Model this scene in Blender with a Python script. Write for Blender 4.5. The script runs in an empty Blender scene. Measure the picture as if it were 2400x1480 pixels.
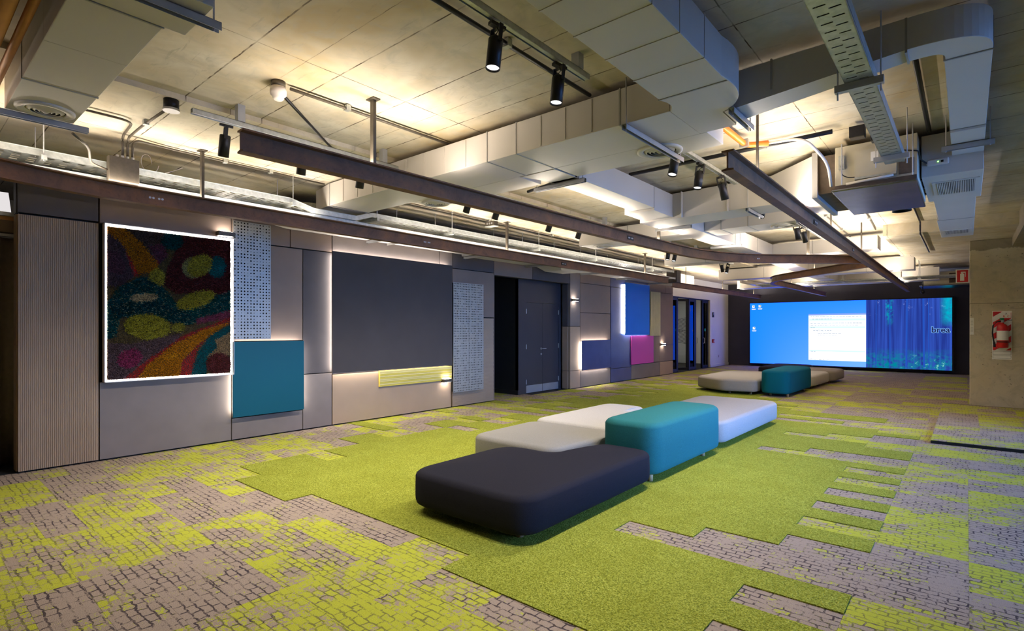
import bpy, bmesh, math, random
import numpy as np
from mathutils import Vector, Matrix, Euler
random.seed(7)
S = bpy.context.scene
C = S.collection

# ------------------------------------------------------------------ camera, world, exposure
YAW = 0.7045
cam_d = bpy.data.cameras.new('camera'); cam = bpy.data.objects.new('camera', cam_d); C.objects.link(cam)
cam_d.sensor_width = 36; cam_d.lens = 36 * 1254.4 / 2400; cam_d.shift_y = 31.2 / 2400
cam_d.clip_start = 0.05; cam_d.clip_end = 200
cam.location = (0, 0, 1.5); cam.rotation_euler = (math.pi / 2, 0, YAW)
S.camera = cam
w = bpy.data.worlds.new('dusk'); S.world = w; w.use_nodes = True
bg = w.node_tree.nodes['Background']; bg.inputs[0].default_value = (0.17, 0.38, 1.0, 1); bg.inputs[1].default_value = 6.0
S.view_settings.view_transform = 'Standard'; S.view_settings.look = 'None'
S.view_settings.gamma = 1; S.view_settings.use_curve_mapping = False
S.view_settings.exposure = 1.5
S.cycles.max_bounces = 5; S.cycles.diffuse_bounces = 3; S.cycles.glossy_bounces = 2; S.cycles.transmission_bounces = 3; S.cycles.transparent_max_bounces = 6
S.cycles.caustics_reflective = False; S.cycles.caustics_refractive = False; S.cycles.adaptive_threshold = .025
LED_BEAM = 41.0      # up-light strips on the steel beams
LED_PANEL = 13.0     # strips behind the wall boards
SPOT_W = 46.0        # each track spotlight
SCREEN_E = 0.40
WARM = (1.0, 0.87, 0.70)
WHITE = (1.0, 0.90, 0.80)

# ------------------------------------------------------------------ helpers
def lin(c):
    return tuple(((v / 255) / 12.92 if v / 255 <= 0.04045 else ((v / 255 + 0.055) / 1.055) ** 2.4) for v in c)
def rgba(c): return (*c[:3], 1)
class NT:
    def __init__(s, m): s.m = m; s.t = m.node_tree; s.n = s.t.nodes; s.l = s.t.links
    def new(s, k, **kw):
        n = s.n.new(k)
        for a, v in kw.items(): setattr(n, a, v)
        return n
    def link(s, a, b): s.l.new(a, b)
    def math(s, op, a, b=None, c=None):
        n = s.new('ShaderNodeMath', operation=op)
        for i, v in enumerate((a, b, c)):
            if v is None: continue
            if isinstance(v, (int, float)): n.inputs[i].default_value = v
            else: s.link(v, n.inputs[i])
        return n.outputs[0]
    def mix(s, f, a, b, bt='MIX'):
        n = s.new('ShaderNodeMix', data_type='RGBA', blend_type=bt)
        for i, v in ((0, f), (6, a), (7, b)):
            if isinstance(v, (int, float)): n.inputs[i].default_value = v
            elif isinstance(v, tuple): n.inputs[i].default_value = rgba(v)
            else: s.link(v, n.inputs[i])
        return n.outputs[2]
    def noise(s, vec, scale, detail=3, rough=.5, dist=0):
        n = s.new('ShaderNodeTexNoise'); n.inputs['Scale'].default_value = scale; n.inputs['Detail'].default_value = detail
        n.inputs['Roughness'].default_value = rough; n.inputs['Distortion'].default_value = dist
        if vec is not None: s.link(vec, n.inputs['Vector'])
        return n
    def ramp(s, f, stops):
        n = s.new('ShaderNodeValToRGB'); e = n.color_ramp.elements
        while len(e) < len(stops): e.new(.5)
        for k, (p, c) in enumerate(stops):
            e[k].position = p; e[k].color = rgba(c) if isinstance(c, tuple) else (c, c, c, 1)
        s.link(f, n.inputs[0]); return n.outputs[0]
    def bump(s, h, st, dist=.01):
        n = s.new('ShaderNodeBump'); n.inputs['Strength'].default_value = st; n.inputs['Distance'].default_value = dist
        s.link(h, n.inputs['Height']); s.link(n.outputs[0], s.bsdf.inputs['Normal'])
    def pos(s): return s.new('ShaderNodeNewGeometry').outputs['Position']
def base(name, col=(.5, .5, .5), rough=.6, metal=0.0, spec=None):
    m = bpy.data.materials.new(name); m.use_nodes = True; t = NT(m)
    b = t.n['Principled BSDF']; t.bsdf = b
    b.inputs['Base Color'].default_value = rgba(col); b.inputs['Roughness'].default_value = rough; b.inputs['Metallic'].default_value = metal
    if spec is not None: b.inputs['Specular IOR Level'].default_value = spec
    return m, t
def plain(name, c, rough=.6, metal=0., var=.12, scale=6, bump=0., bscale=200, spec=None):
    """painted or metal surface with soft mottling"""
    c = lin(c); m, t = base(name, c, rough, metal, spec)
    p = t.pos(); n = t.noise(p, scale, 2, .6)
    lo = tuple(v * (1 - var) for v in c); hi = tuple(min(1, v * (1 + var)) for v in c)
    t.link(t.ramp(n.outputs['Fac'], [(.3, lo), (.7, hi)]), t.bsdf.inputs['Base Color'])
    if bump: t.bump(t.noise(p, bscale, 0).outputs['Fac'], bump, .004)
    return m
def emit(name, c, e):
    m = bpy.data.materials.new(name); m.use_nodes = True; t = NT(m)
    t.n.remove(t.n['Principled BSDF']); em = t.new('ShaderNodeEmission'); em.inputs[0].default_value = rgba(c); em.inputs[1].default_value = e
    t.link(em.outputs[0], t.n['Material Output'].inputs[0]); return m

WL = {}
def wloc(o): return WL.get(o.name, Vector((0, 0, 0)))
class MB:
    def __init__(s): s.v = []; s.f = []; s.mi = []; s.cur = 0
    def add(s, vs, fs):
        b = len(s.v); s.v += [tuple(v) for v in vs]
        for f in fs: s.f.append(tuple(i + b for i in f)); s.mi.append(s.cur)
        return s
    def box(s, x0, x1, y0, y1, z0, z1):
        return s.add([(x0, y0, z0), (x1, y0, z0), (x1, y1, z0), (x0, y1, z0), (x0, y0, z1), (x1, y0, z1), (x1, y1, z1), (x0, y1, z1)],
                     [(3, 2, 1, 0), (4, 5, 6, 7), (0, 1, 5, 4), (1, 2, 6, 5), (2, 3, 7, 6), (3, 0, 4, 7)])
    def prism(s, poly, z0, z1):
        n = len(poly); a = sum(poly[i][0] * poly[(i + 1) % n][1] - poly[(i + 1) % n][0] * poly[i][1] for i in range(n))
        if a < 0: poly = poly[::-1]
        return s.add([(x, y, z0) for x, y in poly] + [(x, y, z1) for x, y in poly],
                     [tuple(range(n))[::-1], tuple(range(n, 2 * n))] + [(i, (i + 1) % n, n + (i + 1) % n, n + i) for i in range(n)])
    def hexa(s, a, b):
        """loft of two quads (each four points, same winding)"""
        return s.add(list(a) + list(b), [(3, 2, 1, 0), (4, 5, 6, 7), (0, 1, 5, 4), (1, 2, 6, 5), (2, 3, 7, 6), (3, 0, 4, 7)])
    def tube(s, path, r, n=8, caps=True):
        P = [Vector(p) for p in path]; rings = []; up = Vector((0, 0, 1))
        for i, p in enumerate(P):
            d = (P[min(i + 1, len(P) - 1)] - P[max(i - 1, 0)]).normalized()
            a = d.cross(up) if abs(d.dot(up)) < .95 else d.cross(Vector((1, 0, 0)))
            a.normalize(); b = d.cross(a).normalized()
            k = r if isinstance(r, (int, float)) else r[i]
            rings.append([p + (a * math.cos(2 * math.pi * j / n) + b * math.sin(2 * math.pi * j / n)) * k for j in range(n)])
        vs = [v for q in rings for v in q]; fs = []
        for i in range(len(P) - 1):
            for j in range(n): fs.append((i * n + j, i * n + (j + 1) % n, (i + 1) * n + (j + 1) % n, (i + 1) * n + j))
        if caps: fs += [tuple(range(n))[::-1], tuple(range((len(P) - 1) * n, len(P) * n))]
        return s.add(vs, fs)
    def cyl(s, c, r, z0, z1, n=20, r2=None):
        r2 = r if r2 is None else r2
        a = [(c[0] + r * math.cos(2 * math.pi * i / n), c[1] + r * math.sin(2 * math.pi * i / n), z0) for i in range(n)]
        b = [(c[0] + r2 * math.cos(2 * math.pi * i / n), c[1] + r2 * math.sin(2 * math.pi * i / n), z1) for i in range(n)]
        return s.add(a + b, [tuple(range(n))[::-1], tuple(range(n, 2 * n))] + [(i, (i + 1) % n, n + (i + 1) % n, n + i) for i in range(n)])
    def lathe(s, c, prof, n=28):
        vs = [(c[0] + r * math.cos(2 * math.pi * i / n), c[1] + r * math.sin(2 * math.pi * i / n), c[2] + z) for r, z in prof for i in range(n)]
        fs = [(k * n + i, k * n + (i + 1) % n, (k + 1) * n + (i + 1) % n, (k + 1) * n + i) for k in range(len(prof) - 1) for i in range(n)]
        return s.add(vs, fs)
    def sweep(s, path, sec, caps=True):
        """section (lateral offset, z) swept along a plan path with mitres"""
        P = [Vector((p[0], p[1])) for p in path]; n = len(sec); vs = []
        for i, p in enumerate(P):
            d0 = (P[i] - P[i - 1]).normalized() if i else (P[1] - P[0]).normalized()
            d1 = (P[i + 1] - P[i]).normalized() if i < len(P) - 1 else d0
            d = (d0 + d1).normalized(); nrm = Vector((d.y, -d.x)); k = 1 / max(.3, nrm.dot(Vector((d0.y, -d0.x))))
            for o, z in sec: q = p + nrm * o * k; vs.append((q.x, q.y, z))
        fs = []
        for i in range(len(P) - 1):
            for j in range(n): fs.append((i * n + j, (i + 1) * n + j, (i + 1) * n + (j + 1) % n, i * n + (j + 1) % n))
        if caps: fs += [tuple(range(n)), tuple(range((len(P) - 1) * n, len(P) * n))[::-1]]
        return s.add(vs, fs)
    def build(s, name, mat, parent=None, smooth=False, org=None, bevel=0):
        V = np.array(s.v, float)
        if parent is not None:
            w0 = wloc(parent)
            o0 = Vector(org) if org is not None else w0.copy()
        else:
            o0 = Vector(org) if org is not None else Vector(((V[:, 0].min() + V[:, 0].max()) / 2, (V[:, 1].min() + V[:, 1].max()) / 2, V[:, 2].min()))
        me = bpy.data.meshes.new(name); me.from_pydata((V - np.array(o0)).tolist(), [], s.f)
        mats = mat if isinstance(mat, (list, tuple)) else [mat]
        for m in mats: me.materials.append(m)
        if len(mats) > 1: me.polygons.foreach_set('material_index', s.mi)
        if smooth: me.polygons.foreach_set('use_smooth', [True] * len(me.polygons))
        bm = bmesh.new(); bm.from_mesh(me); bmesh.ops.recalc_face_normals(bm, faces=bm.faces); bm.to_mesh(me); bm.free()
        o = bpy.data.objects.new(name, me); C.objects.link(o)
        if parent is not None: o.parent = parent; o.location = o0 - wloc(parent)
        else: o.location = o0
        WL[o.name] = o0
        if bevel:
            b = o.modifiers.new('bevel', 'BEVEL'); b.width = bevel; b.segments = 2; b.limit_method = 'ANGLE'
        return o
def tag(o, label, cat, group=None, kind=None):
    o['label'] = label; o['category'] = cat
    if group: o['group'] = group
    if kind: o['kind'] = kind
    return o
def thing(name, label, cat, loc, group=None):
    o = bpy.data.objects.new(name, None); C.objects.link(o); o.location = loc; o.empty_display_size = .1
    WL[o.name] = Vector(loc); return tag(o, label, cat, group)
def struct(o, label=None):
    o['kind'] = 'structure'
    if label: o['label'] = label
    return o
def copy_tree(o, parent=None):
    c = o.copy(); C.objects.link(c); c.parent = parent; WL[c.name] = wloc(o)
    for ch in list(o.children): copy_tree(ch, c)
    return c
def B(name, mat, parent, *b, **kw): return MB().box(*b).build(name, mat, parent, **kw)

# ------------------------------------------------------------------ materials
def concrete(name, c, joints=True, dark=.35, warm=(168, 150, 116)):
    m, t = base(name, lin(c), .85); p = t.pos()
    n1 = t.noise(p, .9, 4, .65, .4); n2 = t.noise(p, 5, 3, .7, .8)
    mp = t.new('ShaderNodeMapping'); mp.inputs['Scale'].default_value = (1.2, 7, 3); t.link(p, mp.inputs[0])
    n3 = t.noise(mp.outputs[0], 3.0, 4, .7, 1.0)
    a = t.mix(t.ramp(n1.outputs['Fac'], [(.35, 0.), (.68, 1.)]), lin(c), lin(warm))
    a = t.mix(t.ramp(n2.outputs['Fac'], [(.46, 0.), (.72, .6)]), a, tuple(v * .62 for v in lin(c)))
    a = t.mix(t.ramp(n3.outputs['Fac'], [(.6, 0.), (.72, dark)]), a, tuple(v * .35 for v in lin(c)))
    if joints:
        sx = t.new('ShaderNodeSeparateXYZ'); t.link(p, sx.inputs[0])
        wob = t.math('MULTIPLY', t.math('SUBTRACT', t.noise(p, 14, 2).outputs['Fac'], .5), .010)
        def line(axis, off, pitch, wd):
            q = t.math('ADD', t.math('SUBTRACT', axis, off), wob)
            q = t.math('SUBTRACT', t.math('FRACT', t.math('ADD', t.math('DIVIDE', q, pitch), .5)), .5)
            return t.math('LESS_THAN', t.math('ABSOLUTE', q), wd / pitch)
        l = t.math('MAXIMUM', line(sx.outputs[1], 1.585, .61, .005), line(sx.outputs[0], -3.54, 2.44, .004))
        l2 = t.math('MULTIPLY', line(sx.outputs[1], 1.93, 1.22, .003), .7)
        brk = t.ramp(t.noise(p, 7, 3).outputs['Fac'], [(.35, .25), (.6, 1.)])
        a = t.mix(t.math('MULTIPLY', t.math('MAXIMUM', l, l2), brk), a, lin((70, 55, 38)))
    if name.startswith('column'):
        sz = t.new('ShaderNodeSeparateXYZ'); t.link(p, sz.inputs[0])
        zz = t.math('ADD', sz.outputs[2], t.math('MULTIPLY', t.math('SUBTRACT', n2.outputs['Fac'], .5), .10))
        a = t.mix(t.ramp(t.math('SUBTRACT', zz, 2.0), [(.985, 0.), (1.0, .6)]), a, lin((84, 74, 58)))
        sp = t.noise(p, 24, 2); a = t.mix(t.ramp(sp.outputs['Fac'], [(.70, 0.), (.74, .7)]), a, lin((70, 64, 58)))
        jl = t.math('LESS_THAN', t.math('ABSOLUTE', t.math('SUBTRACT', sz.outputs[2], 1.98)), .006); a = t.mix(t.math('MULTIPLY', jl, .6), a, lin((80, 74, 68)))
    t.link(a, t.bsdf.inputs['Base Color'])
    t.bump(n2.outputs['Fac'], .25, .01); return m
M = {}
M['slab'] = concrete('slab_concrete', (198, 192, 178))
M['slab_low'] = concrete('band_concrete', (200, 193, 178))
M['column'] = concrete('column_concrete', (196, 186, 168), False, .5, (190, 174, 148))
M['duct'] = plain('duct_paint', (192, 187, 183), .5, 0, .04, 1.2)
M['flange'] = plain('duct_flange', (150, 148, 146), .5, 0, .05)
M['galv'] = plain('galvanised', (176, 180, 178), .38, .75, .16, 22)
M['strut'] = plain('strut_channel', (170, 172, 176), .42, .6, .1)
M['rust'] = None
def steel():
    m, t = base('mill_steel', lin((78, 62, 56)), .55, .12, .3); p = t.pos()
    n = t.noise(p, 3.0, 6, .7, .6); n2 = t.noise(p, 30, 3, .6)
    a = t.ramp(n.outputs['Fac'], [(.25, lin((78, 58, 48))), (.5, lin((112, 82, 62))), (.68, lin((132, 92, 62))), (.82, lin((158, 98, 48)))])
    a = t.mix(t.ramp(n2.outputs['Fac'], [(.55, 0.), (.8, .5)]), a, lin((60, 48, 44)))
    t.link(a, t.bsdf.inputs['Base Color']); t.bump(n2.outputs['Fac'], .15, .003); return m
M['steel'] = steel()
M['black'] = plain('black_metal', (26, 25, 30), .45, .3, .1)
M['blackpaint'] = plain('black_paint', (16, 17, 20), .7, 0, .1)
M['navywall'] = plain('dark_wall', (54, 54, 68), .75, 0, .08, 2)
M['white'] = plain('white_plaster', (214, 212, 208), .7, 0, .03, 2)
M['whiteplastic'] = plain('white_plastic', (206, 198, 194), .4, 0, .02)
M['taupe'] = plain('taupe_panel', (126, 108, 96), .8, 0, .05, 3, .15, 300)
M['grey'] = plain('grey_panel', (123, 113, 107), .8, 0, .06, 3, .15, 300, spec=.2)
M['charcoal'] = plain('charcoal_panel', (82, 77, 78), .8, 0, .06, 3, .15, 300, spec=.2)
M['beige'] = plain('beige_panel', (160, 136, 112), .8, 0, .04, 3, .15, 300)
M['board'] = plain('dark_board', (76, 71, 70), .9, 0, .05, 2, .1, 250, spec=.1)
M['teal'] = plain('teal_lacquer', (0, 80, 94), .5, 0, .02, 1, spec=.25)
M['cobalt'] = plain('cobalt_lacquer', (8, 116, 228), .5, 0, .05, 1, spec=.3)
M['magenta'] = plain('magenta_lacquer', (196, 62, 150), .55, 0, .03, 1)
M['cream'] = plain('cream_slats', (200, 190, 140), .7, 0, .05)
M['yellow'] = plain('yellow_slats', (200, 180, 70), .7, 0, .05, 4)
M['palestripe'] = plain('pale_slats', (206, 190, 120), .7, 0, .05)
M['perf'] = plain('perforated_aluminium', (156, 154, 148), .5, .3, .06, 8)
M['gap'] = plain('dark_joint', (22, 20, 20), .9, 0, .1)
M['copper'] = plain('copper_insulation', (196, 140, 92), .5, .2, .1, 6)
M['orange'] = plain('orange_conduit', (226, 120, 36), .45, 0, .05)
M['clearhose'] = plain('white_hose', (216, 208, 200), .35, 0, .03)
M['wood'] = plain('beech_wood', (196, 160, 120), .5, 0, .1, 20)
M['door'] = plain('door_laminate', (58, 57, 64), .36, 0, .05, 2)
M['alu'] = plain('brushed_aluminium', (176, 176, 180), .4, .5, .05)
M['curtain'] = plain('curtain_cloth', (132, 122, 108), .9, 0, .08, 20, .2, 500)
M['red'] = plain('red_enamel', (196, 22, 28), .35, 0, .05)
M['signred'] = plain('sign_red', (204, 28, 40), .5, 0, .03)
M['signwhite'] = plain('sign_white', (232, 230, 228), .5, 0, .02)
M['green_plastic'] = plain('green_plastic', (16, 140, 80), .4, 0, .03)
M['paper'] = plain('paper', (226, 224, 220), .7, 0, .02)
M['rustysoot'] = plain('junction_box', (84, 77, 68), .5, .4, .15, 20)
M['canvas'] = plain('canvas_sleeve', (84, 72, 62), .85, 0, .2, 12, .3, 80)
M['tray_blue'] = plain('drain_tray', (120, 122, 130), .26, .95, .2, 5)
M['unit'] = plain('unit_sheet', (188, 182, 164), .45, .35, .06, 4)
M['grilledark'] = plain('grille_shadow', (34, 36, 44), .8)
M['ledbeam'] = emit('beam_led', WARM, LED_BEAM)
M['ledbeam_soft'] = emit('beam_led_soft', WARM, LED_BEAM * .8)
M['led'] = emit('panel_led', WHITE, LED_PANEL)
M['lens'] = emit('spot_lens', (1, .93, .88), 1.2)
M['sconce_light'] = emit('sconce_glow', WHITE, 14)
M['greendot'] = emit('status_led', (.15, 1, .1), 3)
def felt(name, c):
    c = lin(c); m, t = base(name, c, .95); p = t.pos()
    n = t.noise(p, 260, 2); n2 = t.noise(p, 4, 3)
    a = t.mix(t.ramp(n.outputs['Fac'], [(.35, 0.), (.65, 1.)]), tuple(v * .82 for v in c), tuple(min(1, v * 1.15) for v in c))
    t.link(a, t.bsdf.inputs['Base Color']); t.bsdf.inputs['Specular IOR Level'].default_value = .15
    t.bump(n.outputs['Fac'], .2, .003); return m
M['f_navy'] = felt('felt_navy', (34, 33, 42)); M['f_grey'] = felt('felt_grey', (140, 136, 130)); M['f_white'] = felt('felt_white', (184, 180, 176))
M['f_lgrey'] = felt('felt_pale_grey', (160, 156, 156)); M['f_teal'] = felt('felt_teal', (42, 110, 113)); M['f_petrol'] = felt('felt_petrol', (6, 92, 112))
M['f_taupe'] = felt('felt_taupe', (150, 142, 134))
def carpet_tile(name, bias, stone, seed):
    m, t = base(name, lin(stone), .97, 0, .1)
    p = t.pos(); oi = t.new('ShaderNodeObjectInfo'); ge = t.new('ShaderNodeNewGeometry')
    rnd = t.math('ADD', oi.outputs['Random'], ge.outputs['Random Per Island'])
    off = t.new('ShaderNodeCombineXYZ'); t.link(t.math('MULTIPLY', rnd, 37.0 + seed), off.inputs[0]); t.link(t.math('MULTIPLY', rnd, 91.0), off.inputs[1])
    va = t.new('ShaderNodeVectorMath', operation='ADD'); t.link(p, va.inputs[0]); t.link(off.outputs[0], va.inputs[1])
    nd = t.noise(va.outputs[0], 10, 2, .7); sc = t.new('ShaderNodeVectorMath', operation='SCALE'); sc.inputs['Scale'].default_value = .045
    t.link(nd.outputs['Color'], sc.inputs[0])
    vb = t.new('ShaderNodeVectorMath', operation='ADD'); t.link(va.outputs[0], vb.inputs[0]); t.link(sc.outputs[0], vb.inputs[1])
    br = t.new('ShaderNodeTexBrick'); t.link(vb.outputs[0], br.inputs['Vector'])
    br.inputs['Scale'].default_value = 1; br.inputs['Brick Width'].default_value = .088; br.inputs['Row Height'].default_value = .050
    br.inputs['Mortar Size'].default_value = .0055; br.inputs['Mortar Smooth'].default_value = .25
    br.inputs['Color1'].default_value = (0, 0, 0, 1); br.inputs['Color2'].default_value = (1, 1, 1, 1); br.inputs['Mortar'].default_value = (.5, .5, .5, 1)
    nb = t.noise(va.outputs[0], 2.3, 2, .5); nf = t.noise(va.outputs[0], 60, 3, .8); fine = t.noise(p, 330, 0)
    f = t.math('ADD', t.math('MULTIPLY', br.outputs['Color'], .22), t.math('ADD', t.math('MULTIPLY', nb.outputs['Fac'], .75), t.math('MULTIPLY', nf.outputs['Fac'], .85)))
    f = t.math('ADD', f, bias)
    lim = t.ramp(f, [(.475, 0.), (.495, 1.)])
    L = lin((178, 181, 62)); G = lin(stone)
    g = t.mix(t.ramp(fine.outputs['Fac'], [(.35, 0.), (.65, 1.)]), tuple(v * .78 for v in G), tuple(v * 1.14 for v in G))
    lc = t.mix(t.ramp(fine.outputs['Fac'], [(.35, 0.), (.65, 1.)]), tuple(v * .86 for v in L), tuple(v * 1.1 for v in L))
    a = t.mix(lim, g, lc)
    wdth = t.noise(va.outputs[0], 4.5, 2)
    crack = t.math('MULTIPLY', br.outputs['Fac'], t.ramp(t.math('ADD', t.math('MULTIPLY', nf.outputs['Fac'], .6), t.math('MULTIPLY', wdth.outputs['Fac'], .6)), [(.52, .0), (.64, 1.)]))
    crack = t.math('MULTIPLY', crack, t.math('SUBTRACT', 1.0, t.math('MULTIPLY', lim, .35)))
    a = t.mix(crack, a, lin((74, 64, 66)))
    t.link(a, t.bsdf.inputs['Base Color']); t.bump(fine.outputs['Fac'], .5, .006); return m
STONE = (162, 145, 132)
M['t0'] = carpet_tile('carpet_stone', -.60, STONE, 1); M['t1'] = carpet_tile('carpet_mixed', -.425, STONE, 2); M['t2'] = carpet_tile('carpet_lime', -.33, STONE, 3)
def grass():
    m, t = base('green_pile', lin((150, 152, 44)), 1.0, 0, .05); p = t.pos()
    n = t.noise(p, 120, 1, .7); n2 = t.noise(p, 3.2, 2, .6); n3 = t.noise(p, 40, 1, .6)
    a = t.ramp(n.outputs['Fac'], [(.3, lin((104, 112, 38))), (.5, lin((156, 162, 60))), (.7, lin((190, 194, 92)))])
    a = t.mix(t.ramp(n2.outputs['Fac'], [(.35, 0.), (.7, .30)]), a, lin((128, 132, 34)))
    t.link(a, t.bsdf.inputs['Base Color'])
    t.bump(t.math('ADD', n.outputs['Fac'], t.math('MULTIPLY', n3.outputs['Fac'], .6)), .9, .02); return m
M['grass'] = grass()

# ------------------------------------------------------------------ shell
WX = -7.434
floor = struct(B('floor', M['gap'], None, -10.4, 2.03, -5, 23.2, -.12, 0), 'carpeted floor in lime green and stone grey')
ceil = struct(B('ceiling', M['slab'], None, -4.8, 2.03, -5, 23.2, 3.38, 3.6), 'board marked raw concrete slab ceiling')
struct(B('ceiling_band', M['slab_low'], None, -10.4, -4.8, -5, 23.2, 3.335, 3.6), 'slightly lower concrete ceiling along the wall side')
struct(B('ceiling_beam', M['slab_low'], None, -1.16, 1.9, 11.76, 15.2, 3.18, 3.38), 'wide concrete cross beam meeting the column')
struct(B('ceiling_edge_beam', M['column'], None, .635, 1.25, -5, 11.75, 3.02, 3.38), 'concrete edge beam running toward the column')
struct(B('ceiling_edge_beam', M['column'], None, .635, 1.25, 11.75, 13.46, 3.02, 3.18), 'end of the concrete edge beam at the column')
wb = struct(B('wall_back', M['navywall'], None, -7.75, 1.3, 22.95, 23.2, 0, 3.34), 'charcoal end wall behind the video wall')
B('pilaster', M['navywall'], wb, -6.86, 1.2, 22.85, 22.95, 0, 3.33)
struct(B('wall_right', M['white'], None, 1.2, 1.35, 14.2, 23.0, 0, 3.38), 'wall beyond the concrete column')
struct(B('wall_rear', M['white'], None, -10.4, 2.03, -5.2, -5, 0, 3.38), 'wall behind the viewpoint')
struct(B('wall_outer', M['white'], None, -10.5, -10.38, -5, 23.2, 0, 3.4), 'far side wall of the rooms behind the panels')
struct(B('wall_end', M['white'], None, 1.35, 2.03, 16.0, 16.15, 0, 3.4), 'wall closing the window bay')
# window side (out of view): glazing bays along X = 5
def glassmat(name, tint, rough=0.0, mixv=.85):
    m = bpy.data.materials.new(name); m.use_nodes = True; t = NT(m)
    t.n.remove(t.n['Principled BSDF']); a = t.new('ShaderNodeBsdfTransparent'); a.inputs[0].default_value = rgba(tint)
    g = t.new('ShaderNodeBsdfGlossy'); g.inputs['Roughness'].default_value = rough
    fr = t.new('ShaderNodeFresnel'); fr.inputs[0].default_value = 1.5
    mx = t.new('ShaderNodeMixShader'); t.link(fr.outputs[0], mx.inputs[0]); t.link(a.outputs[0], mx.inputs[1]); t.link(g.outputs[0], mx.inputs[2])
    t.link(mx.outputs[0], t.n['Material Output'].inputs[0]); return m
M['glass'] = glassmat('clear_glass', (.92, .96, .95), .02)
for k in range(3):
    y0 = 3.5 + k * 2.4
    fr = MB()
    fr.box(1.9, 2.03, y0, y0 + .08, 0, 3.4).box(1.9, 2.03, y0 + 2.32, y0 + 2.4, 0, 3.4).box(1.9, 2.03, y0, y0 + 2.4, 0, .12).box(1.9, 2.03, y0, y0 + 2.4, 3.0, 3.4)
    wo = struct(fr.build('window_%d' % (k + 1), M['black']), 'tall window bay at the side of the hall')
    B('pane', M['glass'], wo, 1.96, 1.972, y0 + .08, y0 + 2.32, .12, 3.0)
struct(B('wall_window', M['white'], None, 1.9, 2.03, -5, 3.5, 0, 3.4), 'plain wall beside the windows')
struct(B('wall_window', M['white'], None, 1.9, 2.03, 10.7, 16.0, 0, 3.4), 'plain wall beyond the windows')

struct(B('ground', plain('paving', (170, 170, 172), .9), None, 2.2, 60, -60, 80, -4.2, -4.0), 'street level outside the windows')  # unseen surface outside, kept pale to bounce blue sky light onto the ducts

# ------------------------------------------------------------------ panelled side wall
wl = MB()
wl.box(-7.66, -7.50, .92, 8.17, 0, 3.2)
wl.box(-7.62, -7.50, 8.17, 10.95, 2.615, 3.2)
wl.box(-7.66, -7.50, 10.96, 17.0, 0, 3.2)
wall = struct(wl.build('wall_left', M['gap']), 'side wall clad in grey, taupe and beige panels')
g = .006
def panel(y0, y1, z0, z1, m, x=WX, name='panel'): return B(name, M[m], wall, -7.502, x, y0 + g, y1 - g, z0 + g, z1 - g)
M['slate'] = plain('slate_blue_lacquer', (60, 70, 116), .26, 0, .08, 3, .02, 300, spec=1.0)  # charcoal panels; blue reflection of the video wall painted into the colour
P = [(.90, 1.575, 2.70, 3.1, 'charcoal'), (1.58, 3.0, 2.69, 3.1, 'taupe'), (1.58, 3.0, .02, .90, 'grey'),
     (3.0, 3.81, 2.675, 3.1, 'taupe'), (3.81, 4.475, 2.675, 3.1, 'taupe'), (3.0, 4.0, 1.33, 2.67, 'taupe'), (3.0, 4.0, .31, 1.32, 'grey'), (3.0, 4.0, .02, .31, 'grey'),
     (4.0, 4.475, .83, 2.67, 'charcoal'), (4.0, 4.475, .02, .83, 'grey'), (4.48, 6.68, 2.66, 3.1, 'grey'), (6.68, 7.0, 2.66, 3.1, 'grey'),
     (4.48, 7.0, .80, 2.66, 'charcoal'), (4.48, 6.97, .02, .80, 'beige'), (7.0, 8.17, 2.65, 3.1, 'charcoal'), (7.0, 8.17, 1.73, 2.65, 'taupe'),
     (8.17, 9.46, 2.61, 3.1, 'taupe'), (9.46, 10.94, 2.61, 3.1, 'charcoal'),
     (10.95, 11.40, 1.56, 3.1, 'grey'), (10.95, 11.40, .46, 1.56, 'beige'), (10.95, 11.40, .02, .46, 'beige'),
     (11.40, 12.90, 1.91, 2.66, 'taupe'), (11.40, 12.90, 1.20, 1.91, 'taupe'), (11.40, 12.90, .43, 1.20, 'taupe'), (11.40, 12.90, .02, .43, 'grey'), (11.40, 12.90, 2.66, 3.1, 'taupe'),
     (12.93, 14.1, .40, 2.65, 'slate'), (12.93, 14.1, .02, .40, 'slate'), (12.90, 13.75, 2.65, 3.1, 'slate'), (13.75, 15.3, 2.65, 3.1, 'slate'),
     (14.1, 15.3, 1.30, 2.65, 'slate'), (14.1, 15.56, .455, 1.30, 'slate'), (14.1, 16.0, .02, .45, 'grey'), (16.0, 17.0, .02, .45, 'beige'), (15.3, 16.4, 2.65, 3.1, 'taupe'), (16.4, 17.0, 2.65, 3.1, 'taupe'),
     (15.3, 15.98, 1.28, 2.65, 'taupe'), (15.56, 15.98, .455, 1.28, 'taupe'), (15.98, 17.0, .97, 2.65, 'taupe'), (15.98, 17.0, .455, .97, 'taupe')]
for q in P: panel(*q)
# returns at the ends of the clad blocks
B('panel', M['beige'], wall, -7.65, -7.502, .895, .918, .02, 2.69)
B('panel', M['charcoal'], wall, -7.65, -7.502, .895, .918, 2.70, 3.1)
for z0, z1 in ((.02, .455), (.465, 1.555)): B('panel', M['beige'], wall, -7.66, -7.502, 10.935, 10.958, z0, z1)
B('panel', M['charcoal'], wall, -7.66, -7.502, 10.935, 10.958, 1.565, 2.60)
B('panel', M['taupe'], wall, -7.66, -7.44, 8.172, 8.19, .02, 2.61)
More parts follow.
